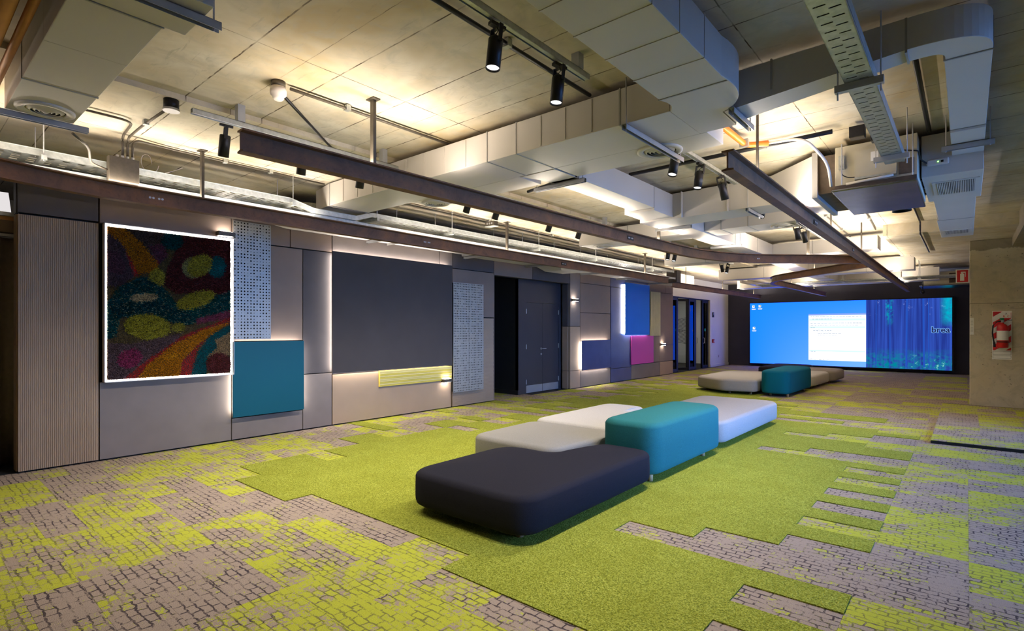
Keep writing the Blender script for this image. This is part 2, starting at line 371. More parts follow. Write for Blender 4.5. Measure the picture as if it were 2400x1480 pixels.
# ribbed panels: every rib is real, the fine ribs of one panel joined
def ribs(name, y0, y1, z0, z1, m, vertical, pitch, depth=.010, x=WX, parent=wall, mats=None):
    b = MB(); b.box(-7.502, x - depth, y0 + g, y1 - g, z0 + g, z1 - g)
    o = b.build(name, M[m], parent)
    r = MB(); n = int(((y1 - y0) if vertical else (z1 - z0)) / pitch)
    for k in range(n):
        if mats and k % 3 == 1: r.cur = 1
        else: r.cur = 0
        if vertical:
            a = y0 + g + k * pitch; r.box(x - depth, x, a, a + pitch * .62, z0 + g, z1 - g)
        else:
            a = z0 + g + k * pitch; r.box(x - depth, x, y0 + g, y1 - g, a, a + pitch * .62)
    q = r.build('ribbing', [M[k] for k in mats] if mats else M[m], o); q['kind'] = 'stuff'; return o
ribs('panel', .90, 1.575, .02, 2.69, 'beige', True, .016, .006)
ribs('panel', 7.0, 8.17, .02, 1.72, 'beige', False, .026)

def board(name, label, cat, y0, y1, z0, z1, m, x=-7.345, strips='lrtb', grp=None, sub=None):
    """board standing off the wall with LED tape round its back"""
    k = abs(x / WX); y0, y1 = y0 * k, y1 * k; z0, z1 = 1.5 + (z0 - 1.5) * k, 1.5 + (z1 - 1.5) * k
    t = thing(name, label, cat, (x, (y0 + y1) / 2, z0), grp)
    B('face_board', M[m], t, x - .022, x, y0, y1, z0, z1, bevel=.002)
    B('spacer_frame', M['gap'], t, -7.433, x - .022, y0 + .06, y1 - .06, z0 + .06, z1 - .06)
    e = .045; xs0, xs1 = -7.425, x - .03
    if 'l' in strips: B('led_strip', M['led'], t, xs0, xs1, y0 + e - .008, y0 + e, z0 + .05, z1 - .05)
    if 'r' in strips: B('led_strip', M['led'], t, xs0, xs1, y1 - e, y1 - e + .008, z0 + .05, z1 - .05)
    if 't' in strips: B('led_strip', M['led'], t, xs0, xs1, y0 + .05, y1 - .05, z1 - e, z1 - e + .008)
    if 'b' in strips: B('led_strip', M['led'], t, xs0, xs1, y0 + .05, y1 - .05, z0 + e - .008, z0 + e)
    return t
board('wall_board', 'square teal wall board glowing at its edges below the perforated metal sheet', 'wall board', 3.02, 4.02, .315, 1.325, 'teal', strips='lrt')
board('wall_board', 'largest charcoal wall board with white light round its edges', 'wall board', 4.485, 7.0, .81, 2.70, 'board', strips='ltb')
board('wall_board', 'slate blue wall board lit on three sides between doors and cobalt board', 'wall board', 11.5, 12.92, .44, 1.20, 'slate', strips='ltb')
board('wall_board', 'tall cobalt blue wall board with light along its side', 'wall board', 13.76, 15.27, 1.32, 2.83, 'cobalt', strips='lb')
board('wall_board', 'square magenta pink wall board below the cobalt blue one', 'wall board', 14.11, 15.55, .455, 1.29, 'magenta', x=-7.40, strips='')
def slat_board(name, label, y0, y1, z0, z1, m, vertical, pitch, mats=None, x=-7.395):
    t = thing(name, label, 'wall board', (x, (y0 + y1) / 2, z0))
    B('back_board', M[m], t, -7.433, x - .008, y0, y1, z0, z1)
    n = int(((y1 - y0) if vertical else (z1 - z0)) / pitch)
    for k in range(n):
        mm = M[mats[k % len(mats)]] if mats else M[m]
        if vertical: B('slat', mm, t, x - .008, x, y0 + k * pitch, y0 + (k + .8) * pitch, z0, z1)
        else: B('slat', mm, t, x - .008, x, y0, y1, z0 + k * pitch, z0 + (k + .8) * pitch)
slat_board('slat_board', 'low yellow striped board under the large charcoal board', 5.33, 6.95, .54, .80, 'yellow', False, .026, ['yellow', 'palestripe', 'yellow', 'palestripe', 'palestripe'])
slat_board('slat_board', 'narrow cream slatted board beside the cobalt blue one', 15.29, 15.98, 1.28, 2.65, 'cream', True, .058)
# perforated sheets, real holes
def perforated(t, name, y0, y1, z0, z1, nc, nr, seed, x):
    rnd = random.Random(seed); b = MB(); dy, dz = (y1 - y0) / nc, (z1 - z0) / nr
    for j in range(nr):
        rowk = rnd.choice([1, 1, 1, .55, .95]); shift = rnd.randrange(nc)
        for i in range(nc):
            cy, cz = y0 + (i + .5) * dy, z0 + (j + .5) * dz; R = .27 * min(dy, dz) * (rowk if (i + shift) % 5 < 3 else 1.0) * rnd.choice([1, 1, .9, .5])
            n = 8; sq = []; ci = []
            for k in range(n):
                a = 2 * math.pi * k / n + math.pi / 8; c, s_ = math.cos(a), math.sin(a); q = max(abs(c), abs(s_))
                ci.append((x, cy + R * c, cz + R * s_))
            cr = [(-1, -1), (1, -1), (1, 1), (-1, 1)]
            sq = [(x, cy + u * dy / 2, cz + v * dz / 2) for u, v in cr]
            # corner k joins hole points
            idx = {(1, 1): (0, 1), (-1, 1): (2, 3), (-1, -1): (4, 5), (1, -1): (6, 7)}
            vs = sq + ci; fs = []
            for a, (u, v) in enumerate(cr):
                p0, p1 = idx[(u, v)]; fs.append((a, 4 + p0, 4 + p1))
            order = [((-1, -1), (1, -1)), ((1, -1), (1, 1)), ((1, 1), (-1, 1)), ((-1, 1), (-1, -1))]
            for (c0, c1) in order:
                a0, a1 = cr.index(c0), cr.index(c1); fs.append((a0, a1, 4 + idx[c1][0], 4 + idx[c0][1]))
            b.add(vs, fs)
    o = b.build(name, M['perf'], t); md = o.modifiers.new('thick', 'SOLIDIFY'); md.thickness = .003; md.offset = 0; return o
t = thing('perforated_panel', 'tall perforated metal sheet above the teal board', 'metal panel', (-7.38, 3.27, 1.35))
B('backing', M['gap'], t, -7.433, -7.405, 3.03, 3.49, 1.37, 2.93)
perforated(t, 'sheet', 3.0, 3.5, 1.36, 2.935, 12, 38, 3, -7.38)
t = thing('perforated_panel', 'pair of perforated metal sheets beside the dark doorway', 'metal panel', (-7.36, 7.4, .29))
B('backing', M['gap'], t, -7.433, -7.39, 6.98, 7.76, .31, 2.37)
perforated(t, 'sheet', 6.955, 7.365, .295, 2.38, 10, 44, 4, -7.36)
perforated(t, 'sheet', 7.37, 7.78, .295, 2.38, 10, 44, 5, -7.36)
# wall sconces
def sconce(y, z, label):
    t = thing('wall_sconce', label, 'wall light', (-7.434, y, z - .03), 'up and down wall lights')
    B('mounting_plate', M['black'], t, -7.433, -7.42, y - .05, y + .05, z - .03, z + .03)
    B('housing', M['rustysoot'], t, -7.42, -7.32, y - .105, y + .105, z - .028, z + .028, bevel=.004)
    B('lamp_glass', M['sconce_light'], t, -7.41, -7.34, y - .08, y + .08, z + .0285, z + .031)
    B('lamp_glass', M['sconce_light'], t, -7.41, -7.34, y - .08, y + .08, z - .031, z - .0285)
sconce(2.90, 2.735, 'wall light at the upper corner of the shaggy rug')
sconce(6.80, .54, 'low wall light beside the yellow striped board')
sconce(11.1, 2.21, 'wall light next to the double doors')
sconce(16.15, 1.0, 'wall light beside the magenta board')

# ------------------------------------------------------------------ tufted rug in its light box
RY0, RY1, RZ0, RZ1 = 1.645, 2.965, .925, 2.655
rug = thing('tufted_wall_rug', 'shaggy multicoloured tufted rug in a glowing white frame', 'wall rug', (-7.434, 2.3, .90))
fb = MB(); fb.box(-7.433, -7.425, 1.605, 2.995, .895, 2.69); fb.box(-7.433, -7.335, 1.605, 1.613, .895, 2.69); fb.box(-7.433, -7.335, 2.987, 2.995, .895, 2.69)
fb.box(-7.433, -7.335, 1.605, 2.995, .895, .903); fb.box(-7.433, -7.335, 1.605, 2.995, 2.682, 2.69); fb.build('light_box', M['whiteplastic'], rug)
for b_ in ((1.62, 1.628, .91, 2.675), (2.972, 2.98, .91, 2.675)): B('led_strip', M['led'], rug, -7.424, -7.40, *b_)
for b_ in ((1.62, 2.98, .91, .918), (1.62, 2.98, 2.667, 2.675)): B('led_strip', M['led'], rug, -7.424, -7.40, *b_)
B('backing', M['gap'], rug, -7.424, -7.385, RY0, RY1, RZ0, RZ1)
RP = [('m', (92, 76, 92), [(735, 400), (840, 480), (900, 620), (915, 720), (830, 790), (735, 800)]),
      ('m', (100, 70, 92), [(735, 560), (800, 560), (850, 640), (840, 720), (735, 700)]),
      ('m', (86, 74, 76), [(830, 395), (1110, 420), (1135, 600), (1080, 645), (990, 540), (900, 450)]),
      ('m', (104, 62, 88), [(1000, 520), (1110, 500), (1140, 580), (1085, 640)]),
      ('r', (168, 30, 28), [(850, 560), (980, 535), (1090, 640), (1060, 660), (930, 725), (905, 725)]),
      ('g', (176, 116, 22), [(735, 390), (830, 390), (960, 500), (1072, 640), (1070, 690), (940, 712), (895, 620), (820, 500), (735, 440)]),
      ('k', (82, 36, 42), [(1235, 450), (1605, 470), (1605, 870), (1450, 830), (1200, 845), (1115, 790), (1130, 690), (1200, 540)]),
      ('t', (16, 84, 94), 'e', 1170, 485, 78, 62, 0), ('p', (150, 150, 96), 'e', 1320, 665, 80, 75, 0), ('T', (4, 92, 98), 'e', 1500, 660, 72, 78, 0),
      ('l', (172, 168, 66), 'e', 1372, 650, 98, 70, -.5), ('l', (172, 168, 66), 'e', 1065, 735, 55, 62, 0),
      ('w', (12, 84, 96), 'path', [(735, 1090), (755, 960), (850, 850), (965, 795), (1075, 860), (1150, 950), (1250, 1005), (1400, 965), (1605, 890)], 62),
      ('w', (8, 70, 84), 'path', [(800, 970), (900, 945), (1040, 930), (1150, 985), (1260, 1015)], 46),
      ('p', (176, 160, 120), 'e', 975, 872, 100, 32, -.05),
      ('l', (168, 164, 60), 'e', 1340, 890, 148, 56, -.3),
      ('m', (132, 66, 96), [(1335, 1020), (1605, 955), (1605, 1015), (1350, 1055)]),
      ('l', (160, 160, 56), 'e', 1000, 1070, 160, 86, .1), ('l', (150, 150, 60), 'e', 1215, 1075, 52, 32, 0),
      ('m', (104, 86, 96), [(735, 1180), (900, 1185), (1250, 1112), (1180, 1185), (1000, 1290), (840, 1430), (735, 1430)]),
      ('m', (150, 60, 104), 'e', 880, 1285, 85, 62, -.4),
      ('r', (160, 34, 28), [(825, 1430), (1000, 1290), (1250, 1130), (1605, 1005), (1605, 1045), (1440, 1140), (1350, 1240), (1310, 1430)]),
      ('g', (182, 122, 20), [(930, 1430), (1000, 1330), (1200, 1185), (1400, 1095), (1605, 1042), (1480, 1115), (1350, 1205), (1245, 1300), (1220, 1430)]),
      ('g', (206, 146, 20), 'e', 1170, 1275, 60, 14, -.2),
      ('T', (4, 84, 96), [(1300, 1430), (1360, 1250), (1440, 1140), (1605, 1060), (1605, 1110), (1490, 1170), (1505, 1220), (1430, 1280), (1420, 1430)]),
      ('p', (150, 128, 96), [(1490, 1165), (1605, 1115), (1605, 1270), (1450, 1300), (1430, 1280), (1505, 1220)]),
      ('k', (96, 48, 48), 'e', 1515, 1335, 95, 78, 0)]
def inpoly(x, y, poly):
    r = np.zeros(x.shape, bool); n = len(poly)
    for i in range(n):
        x0, y0 = poly[i]; x1, y1 = poly[i - 1]
        c = ((y0 > y) != (y1 > y)) & (x < (x1 - x0) * (y - y0) / ((y1 - y0) or 1e-9) + x0); r ^= c
    return r
rs = np.random.RandomState(5)
ny, nz = 185, 240
gy, gz = np.meshgrid(np.linspace(0, 1, ny), np.linspace(0, 1, nz)); gy = gy.ravel(); gz = gz.ravel(); N = gy.size
gy = np.clip(gy + rs.uniform(-.5, .5, N) / ny, 0, 1); gz = np.clip(gz + rs.uniform(-.5, .5, N) / nz, 0, 1)
px = 735 + 870 * (gy + .06 * gy * (1 - gy)); top = 395 + 85 * gy; bot = 1425 - 30 * gy; py = top + (bot - top) * (1 - gz)
jx = px + rs.normal(0, 5, N); jy = py + rs.normal(0, 5, N)
col = np.tile(np.array([92, 80, 52.]), (N, 1)); ln = np.full(N, .018)
LEN = dict(m=.03, r=.008, g=.026, k=.034, t=.04, T=.016, l=.034, w=.042, p=.02)
for R_ in RP:
    if R_[2] == 'e':
        _, c_, _, ex, ey, ea, eb, an = R_; dx, dy_ = jx - ex, jy - ey
        u = dx * math.cos(an) + dy_ * math.sin(an); v = -dx * math.sin(an) + dy_ * math.cos(an); k = (u / ea) ** 2 + (v / eb) ** 2 < 1
    elif R_[2] == 'path':
        _, c_, _, pts, th = R_; d = np.full(N, 1e9)
        for a_, b_ in zip(pts, pts[1:]):
            ax, ay = a_; bx_, by_ = b_; q = np.clip(((jx - ax) * (bx_ - ax) + (jy - ay) * (by_ - ay)) / ((bx_ - ax) ** 2 + (by_ - ay) ** 2), 0, 1)
            d = np.minimum(d, np.hypot(jx - ax - q * (bx_ - ax), jy - ay - q * (by_ - ay)))
        k = d < th
    else: c_ = R_[1]; k = inpoly(jx, jy, R_[2])
    col[k] = c_; ln[k] = LEN[R_[0]]
    if R_[0] == 'w':
        hl = k & (rs.rand(N) < .10); col[hl] = (150, 170, 150)
    if R_[0] == 'k':
        hl = k & (rs.rand(N) < .25); col[hl] = (120, 60, 66)
col = col * rs.uniform(.6, 1.1, (N, 1)) * np.array([1.05, 1.0, .92]); col = np.clip(col, 0, 255) / 255
col = np.where(col <= .04045, col / 12.92, ((col + .055) / 1.055) ** 2.4)
ln = ln * rs.uniform(.75, 1.2, N)
Yc = RY0 + gy * (RY1 - RY0); Zc = RZ0 + gz * (RZ1 - RZ0); x0 = -7.387
ang = rs.uniform(0, 2 * math.pi, N); wd = .0058
tipy = Yc + rs.normal(0, .007, N); tipz = Zc + rs.normal(-.003, .007, N)
V = np.zeros((N, 4, 3)); V[:, :, 0] = x0
for k in range(3):
    V[:, k, 1] = Yc + wd * np.cos(ang + k * 2.094); V[:, k, 2] = Zc + wd * np.sin(ang + k * 2.094)
V[:, 3, 0] = x0 + ln; V[:, 3, 1] = tipy; V[:, 3, 2] = tipz
wr = np.array(wloc(rug)); me = bpy.data.meshes.new('tufted_pile')
Fq = np.array([[0, 1, 3], [1, 2, 3], [2, 0, 3]]); F_ = (np.arange(N)[:, None, None] * 4 + Fq[None]).reshape(-1, 3)
me.vertices.add(N * 4); me.vertices.foreach_set('co', (V.reshape(-1, 3) - wr).ravel())
me.loops.add(F_.size); me.loops.foreach_set('vertex_index', F_.ravel()); me.polygons.add(len(F_)); me.polygons.foreach_set('loop_start', np.arange(len(F_)) * 3)
me.update(calc_edges=True); ca = me.color_attributes.new('yarn', 'FLOAT_COLOR', 'POINT')
cc = np.ones((N, 4, 4)); cc[:, :, :3] = col[:, None, :]; ca.data.foreach_set('color', cc.ravel())
m, t_ = base('yarn', (.3, .2, .1), .95, 0, .1); an_ = t_.new('ShaderNodeAttribute', attribute_name='yarn'); t_.link(an_.outputs['Color'], t_.bsdf.inputs['Base Color']); me.materials.append(m)
po = bpy.data.objects.new('tufted_pile', me); C.objects.link(po); po.parent = rug; po['kind'] = 'stuff'

# ------------------------------------------------------------------ recess with double doors
rc = MB(); rc.box(-10.38, -7.72, 9.30, 9.40, 0, 3.3)
struct(rc.build('wall_recess', M['blackpaint']), 'black wall at the side of the door recess')
dw = MB(); dw.box(-7.80, -7.715, 9.30, 10.96, 2.11, 3.3).box(-7.80, -7.715, 9.30, 9.58, 0, 2.11).box(-7.80, -7.715, 10.86, 10.96, 0, 2.11)
struct(dw.build('wall_doors', M['door']), 'dark wall around the double doors')
B('baseboard', M['blackpaint'], bpy.data.objects['wall_recess'], -10.38, -7.72, 9.28, 9.30, 0, .10)
d1 = struct(B('door_1', M['door'], None, -7.775, -7.725, 9.585, 10.205, .012, 2.105), 'dark door leaf with lever handle in the recess')
d2 = struct(B('door_2', M['door'], None, -7.775, -7.725, 10.211, 10.855, .012, 2.105), 'second dark door leaf in the recess')
for d, y0, y1 in ((d1, 9.59, 10.20), (d2, 10.216, 10.85)): B('kick_plate', M['alu'], d, -7.724, -7.720, y0, y1, .02, .19)
hd = MB(); hd.tube([(-7.72, 10.15, 1.03), (-7.67, 10.15, 1.03), (-7.665, 10.16, 1.03), (-7.665, 10.28, 1.03)], .011); h = hd.build('handle', M['alu'], d1, True)
MB().tube([(-7.725, 10.15, 1.03), (-7.712, 10.15, 1.03)], .026, 16).build('rose', M['alu'], d1)
MB().tube([(-7.725, 10.15, .90), (-7.712, 10.15, .90)], .026, 16).build('lock', M['alu'], d1)
for d, y in ((d1, 9.583), (d2, 10.858)):
    for z in (.22, 1.03, 1.85): MB().cyl((-7.715, y), .012, z, z + .11, 10).build('hinge', M['alu'], d)

# ------------------------------------------------------------------ glass partition, room behind, white wall
GX = -7.72
pt = struct(B('wall_partition', M['white'], None, -7.80, -7.62, 17.0, 20.9, 2.62, 3.34), 'white bulkhead over the glass doors')
ww = struct(B('wall_white', M['white'], None, -7.80, -7.62, 20.88, 22.95, 0, 3.34), 'white wall between glass doors and video wall')
struct(B('baseboard_white', M['white'], None, -7.62, -7.605, 20.88, 22.95, 0, .10), 'white baseboard near the glass doors')
struct(B('wall_room', M['white'], None, -10.38, -7.8, 22.9, 23.0, 0, 3.3), 'end wall of the room behind the glass')
struct(B('wall_divider', M['white'], None, -10.38, -7.66, 16.7, 16.8, 0, 3.3), 'dividing wall of the room behind the glass')
door_n = [3]
def glazed(y0, y1, rot=0, label='', pivot=None, handle=None):
    fw = .075; b = MB(); z1 = 2.58
    b.box(GX - .03, GX + .03, y0, y0 + fw, .01, z1).box(GX - .03, GX + .03, y1 - fw, y1, .01, z1).box(GX - .03, GX + .03, y0 + fw, y1 - fw, .01, .10).box(GX - .03, GX + .03, y0 + fw, y1 - fw, z1 - .08, z1)
    o = struct(b.build('door_%d' % door_n[0], M['black'], None, org=(GX, pivot if pivot else y0, 0)), label); door_n[0] += 1
    B('pane', M['glass'], o, GX - .004, GX + .004, y0 + fw, y1 - fw, .10, z1 - .08)
    if handle: 
        MB().tube([(GX + .03, handle, .95), (GX + .08, handle, .95), (GX + .08, handle, 1.15), (GX + .03, handle, 1.15)], .012, 8).build('handle', M['alu'], o)
    o.rotation_euler.z = rot
    return o
ga = glazed(17.05, 17.95, 0, 'black framed glass panel next to the clad wall')
gb = glazed(18.0, 18.95, -.55, 'black framed glass door standing ajar with chevron stripes', pivot=18.95)
gc = glazed(19.0, 19.55, 0, 'narrow black framed glass panel in the partition')
gd = glazed(19.6, 20.25, .35, 'black framed glass door left half open', pivot=19.6, handle=20.18)
ge_ = glazed(20.28, 20.86, 0, 'black framed glass panel beside the white wall', handle=20.34)
for k in range(22):
    z = .95 + k * .045; s_ = abs(k - 10.5) / 10.5
    q = MB(); ym = 18.46; a = .24
    q.add([(GX + .006, 18.09, z + (.16 if k < 11 else -.16)), (GX + .006, 18.86, z), (GX + .006, 18.86, z + .014), (GX + .006, 18.09, z + .014 + (.16 if k < 11 else -.16))], [(0, 1, 2, 3)])
    q.build('stripe_decal', M['black'], gb)
for gg, y in ((ga, 17.9), (ge_, 20.6)): MB().tube([(GX + .006, y, 1.46), (GX + .010, y, 1.46)], .06, 18).build('round_decal', M['green_plastic'], gg)
fr = MB(); fr.box(GX - .04, GX + .05, 17.0, 20.88, 2.585, 2.66)
for y in (17.0, 17.955, 18.955, 19.555, 20.25, 20.865): fr.box(GX - .035, GX + .035, y, y + .04, 0, 2.585)
fr.build('glazing_frame', M['black'], pt)
B('ceiling_panel', M['white'], pt, -10.38, -7.8, 16.8, 22.9, 2.95, 3.0)
for k, (x, y) in enumerate(((-8.8, 18.2), (-8.8, 20.6))):
    t = thing('ceiling_lamp', ['strip lamp in the room behind the glass doors, nearer one', 'strip lamp in the room behind the glass doors, farther one'][k], 'lamp', (x, y, 2.9), 'lamps behind the glass')
    B('housing', M['white'], t, x - .09, x + .09, y - .62, y + .62, 2.915, 2.95); B('diffuser', emit('room_lamp%d' % k, (1, .95, .88), 12), t, x - .07, x + .07, y - .6, y + .6, 2.90, 2.915)
t = thing('side_shelf', 'dark open shelf standing behind the glass doors', 'shelf', (-9.6, 20.6, 0))
for y in (19.9, 21.3): B('side_panel', M['black'], t, -9.75, -9.45, y - .02, y + .02, 0, 1.0)
for z in (.1, .4, .7, .98): B('shelf_board', M['black'], t, -9.75, -9.45, 19.92, 21.28, z, z + .02)
t = thing('wall_intercom', 'small dark intercom on the white wall', 'intercom', (-7.62, 21.15, 1.95)); B('body', M['black'], t, -7.62, -7.59, 21.11, 21.23, 1.95, 2.15); B('button_panel', M['alu'], t, -7.589, -7.587, 21.14, 21.20, 2.05, 2.12)
t = thing('alarm_box', 'small red fire alarm box on the white wall', 'alarm', (-7.62, 21.15, .95)); B('body', M['red'], t, -7.62, -7.57, 21.08, 21.22, .95, 1.09); B('glass_plate', M['signwhite'], t, -7.569, -7.567, 21.12, 21.18, .99, 1.05)
t = thing('wall_outlet', 'white outlet low on the white wall', 'outlet', (-7.62, 21.8, .34)); B('plate', M['whiteplastic'], t, -7.62, -7.61, 21.76, 21.84, .34, .46); B('socket', M['grey'], t, -7.6095, -7.608, 21.78, 21.82, .37, .43)

# ------------------------------------------------------------------ video wall
SY = 22.62
def screen_mat(kind):
    m = bpy.data.materials.new('display_' + kind); m.use_nodes = True; t = NT(m); t.n.remove(t.n['Principled BSDF'])
    em = t.new('ShaderNodeEmission'); t.link(em.outputs[0], t.n['Material Output'].inputs[0]); em.inputs[1].default_value = SCREEN_E
    tc = t.new('ShaderNodeTexCoord'); sx = t.new('ShaderNodeSeparateXYZ'); t.link(tc.outputs['Generated'], sx.inputs[0]); u, v = sx.outputs[0], sx.outputs[2]
    if kind == 'desktop':
        a = t.mix(t.math('MULTIPLY', u, t.math('SUBTRACT', 1.1, v)), (.01, .25, 2.8), (.17, .44, 2.8))
    elif kind == 'window':
        a = t.mix(t.ramp(v, [(.72, 0.), (.9, 1.)]), (1.35, 1.4, 1.5), (1.1, 1.35, 1.5))
    else:
        p = t.pos(); mp = t.new('ShaderNodeMapping'); mp.inputs['Scale'].default_value = (9, 1, .25); t.link(p, mp.inputs[0])
        nv = t.noise(mp.outputs[0], 1.1, 3, .6); ns = t.noise(p, 7, 5, .7); nb = t.noise(p, 2.2, 3)
        a = t.mix(t.ramp(nv.outputs['Fac'], [(.4, 0.), (.65, 1.)]), lin((34, 54, 140)), lin((50, 84, 186)))
        a = t.mix(t.math('MULTIPLY', t.ramp(v, [(.1, 1.), (.3, 0.)]), t.ramp(ns.outputs['Fac'], [(.4, 0.), (.6, 1.)])), a, lin((0, 128, 150)))
        a = t.mix(t.math('MULTIPLY', t.math('MULTIPLY', t.ramp(v, [(.10, 1.), (.22, 0.)]), t.ramp(u, [(.4, 0.), (.6, 1.)])), t.ramp(ns.outputs['Fac'], [(.58, 0.), (.66, 1.)])), a, lin((150, 220, 210)))
        a = t.mix(t.math('MULTIPLY', t.ramp(v, [(.75, 0.), (.95, 1.)]), t.ramp(ns.outputs['Fac'], [(.62, 0.), (.7, .9)])), a, lin((150, 170, 240)))
        a = t.mix(t.math('MULTIPLY', t.ramp(u, [(.86, 0.), (.95, 1.)]), t.math('MULTIPLY', t.ramp(v, [(.6, 0.), (.72, 1.)]), t.ramp(ns.outputs['Fac'], [(.3, .4), (.6, 1.)]))), a, lin((0, 170, 196)))
        a = t.mix(t.math('MULTIPLY', t.ramp(t.math('ABSOLUTE', t.math('SUBTRACT', u, .29)), [(.02, 1.), (.06, 0.)]), t.math('MULTIPLY', t.ramp(v, [(.6, 0.), (.8, 1.)]), t.ramp(ns.outputs['Fac'], [(.45, 0.), (.6, 1.)]))), a, lin((0, 150, 180)))
    t.link(a, em.inputs[0]); return m
vw = thing('video_wall', 'wide video wall showing a blue desktop and a forest picture', 'screen', (-3.5, SY, .12))
B('cabinet', M['blackpaint'], vw, -6.70, -.32, SY + .002, 22.85, .09, 2.56)
XS = -2.73
B('desktop_image', screen_mat('desktop'), vw, -6.65, XS, SY - .004, SY, .13, 2.52)
B('forest_image', screen_mat('forest'), vw, XS, -.37, SY - .004, SY, .13, 2.52)
win = B('window_image', screen_mat('window'), vw, -4.55, XS, SY - .008, SY - .004, .33, 2.06)
E_ = lambda n, c, e=1.: emit(n, lin(c), e * SCREEN_E)
eb = E_('title_bar', (130, 160, 235)); ink = E_('screen_ink', (96, 122, 150)); cy = E_('screen_cyan', (214, 246, 252)); wht = E_('screen_white', (250, 250, 255)); dk = E_('screen_dark', (30, 50, 80))
B('title_bar', eb, win, -4.55, XS, SY - .010, SY - .008, 2.0, 2.06)
for z, h_ in ((1.80, .07), (1.53, .06), (.66, .05)): B('band', cy, win, -4.53, XS - .01, SY - .0095, SY - .008, z, z + h_)
rr = random.Random(3)
for z, x0_, wid in ((1.95, -4.48, 1.6), (1.86, -4.42, .65), (1.70, -4.48, 1.55), (1.62, -4.48, 1.45), (1.54, -4.48, .12), (1.48, -4.40, .2), (1.425, -4.40, .62), (1.37, -4.28, .42), (1.315, -4.24, .66), (1.26, -4.24, .62), (.645, -4.48, .15), (.36, -4.48, .6)):
    q = MB(); x = x0_
    while x < x0_ + wid:
        l_ = rr.uniform(.03, .10); q.box(x, x + l_, SY - .0105, SY - .008, z, z + .014); x += l_ + rr.uniform(.015, .04)
    o = q.build('text_line', ink, win); o['kind'] = 'stuff'
trunk = E_('trunk_glow', (38, 84, 190), .9)
for x, wd_, lean in ((-2.05, .03, .0), (-1.60, .05, .02), (-1.12, .05, -.02), (-.98, .03, -.01), (-2.45, .025, .01)):
    MB().add([(x, SY - .006, .2), (x + wd_, SY - .006, .2), (x + wd_ + lean, SY - .006, 2.52), (x + lean, SY - .006, 2.52)], [(0, 1, 2, 3)]).build('trunk_image', trunk, vw)
for (x, z, k) in ((-6.52, 2.36, 0), (-6.28, 2.37, 1), (-6.50, 1.50, 2)):
    q = MB(); q.box(x - .045, x + .045, SY - .007, SY - .004, z - .02, z + .075); q.cur = 1
    q.box(x + .0, x + .03, SY - .009, SY - .007, z + .02, z + .06); q.cur = 0
    q.box(x - .07, x + .09, SY - .007, SY - .004, z - .07, z - .055); q.box(x - .06, x + .08, SY - .007, SY - .004, z - .10, z - .085); q.build('icon_image', [wht, dk], vw)
def text(body, size, loc, rot, mat, parent, name, ext=.002, align='LEFT', offset=0):
    cu = bpy.data.curves.new(name, 'FONT'); cu.body = body; cu.size = size; cu.extrude = ext; cu.align_x = align; cu.offset = offset
    o = bpy.data.objects.new(name, cu); C.objects.link(o); bpy.context.view_layer.update()
    me = bpy.data.meshes.new_from_object(o); bpy.data.objects.remove(o); me.materials.append(mat)
    o = bpy.data.objects.new(name, me); C.objects.link(o); o.parent = parent; o.location = Vector(loc) - wloc(parent); o.rotation_euler = rot; return o
text('brea', .27, (-.905, SY - .010, 1.38), (math.pi / 2, 0, 0), E_('logo_edge', (130, 190, 255)), vw, 'logo_outline', .001, offset=.016)
text('brea', .27, (-.905, SY - .014, 1.38), (math.pi / 2, 0, 0), E_('logo_fill', (38, 46, 100), .8), vw, 'logo_letters', .001, offset=.006)
for x in (-5.4, -3.6, -1.9, -1.2): MB().tube([(x, SY + .05, .1), (x + .03, SY + .03, .04), (x + .1, SY + .02, .01), (x + .3, SY + .04, .012)], .008, 6).build('power_cord', M['black'], vw)

# ------------------------------------------------------------------ carpet
X0C, Y0C = .009, .003
def green(i, j):
    """is the cell (0.5 m x 0.25 m) of the plain green carpet"""
    x, y = X0C + .5 * i, .25 * j
    if y < 2.2: return False if x < -1.2 else (y >= 1.2 and x < -.98)
    # right hand edge
    R = {8: -.98, 9: -.48, 10: -.98, 11: -.48, 12: -.98, 13: -.48, 14: -1.98, 15: -1.48, 16: -.98, 17: -.48, 18: -.98, 19: -.48, 20: -.98, 21: -.48, 22: -.98, 23: -.48, 24: -.98, 25: -.48, 26: -.98, 27: -.48, 28: -1.98, 29: -1.48,
         30: -.48, 31: -.48, 32: -.98, 33: -1.98, 34: -1.48, 35: -.98, 36: -.48, 37: -.98, 38: -2.48, 39: -1.48, 40: -2.48, 41: -.98, 42: -.98, 43: -2.48, 44: -2.98, 45: -2.48, 46: -2.98, 47: -3.48, 48: -2.98}
    xr = R.get(j, -3.48 if j < 52 else -3.98)
    if x + .25 > xr: return False
    if j == 9: return (-5.6 < x < -4.6) or x > -2.6
    hsh = random.Random(i * 7919 + j * 104729).random()
    if j == 10: return x > -6.1
    if y < 3.2: return x > -6.1
    if y < 3.5: return x > -5.6
    if j > 60: return False
    if x > -5.9: return not (j > 46 and hsh < .12)
    if x > -6.4: return hsh > .25
    if x > -6.9: return hsh > .55
    return hsh > .85
def ttype(i, j):
    r = random.Random((i // 2) * 31 + (j // 2) * 1009 + 5).random(); r2 = random.Random(i * 17 + j * 311).random()
    x, y = X0C + .5 * i, .25 * j
    if j in (14, 15, 16) and x < -.5: return 0 if not (j == 14 and x < -1.6) else 1
    if j in (20, 22, 12, 10) and -1 < x < -.5: return 0
    if j in (18, 24, 26, 28) and x < -.5 and x > -2: return 1
    if j == 29 and x < -.5: return 0
    if y > 12.5: return 0 if r < .62 else (1 if r2 < .6 else 2)
    if j == 9 and x > -4.6: return 0 if r2 < .7 else 1
    q = r * .7 + r2 * .3
    return 0 if q < .40 else (1 if q < .60 else 2)
tile_me = {}
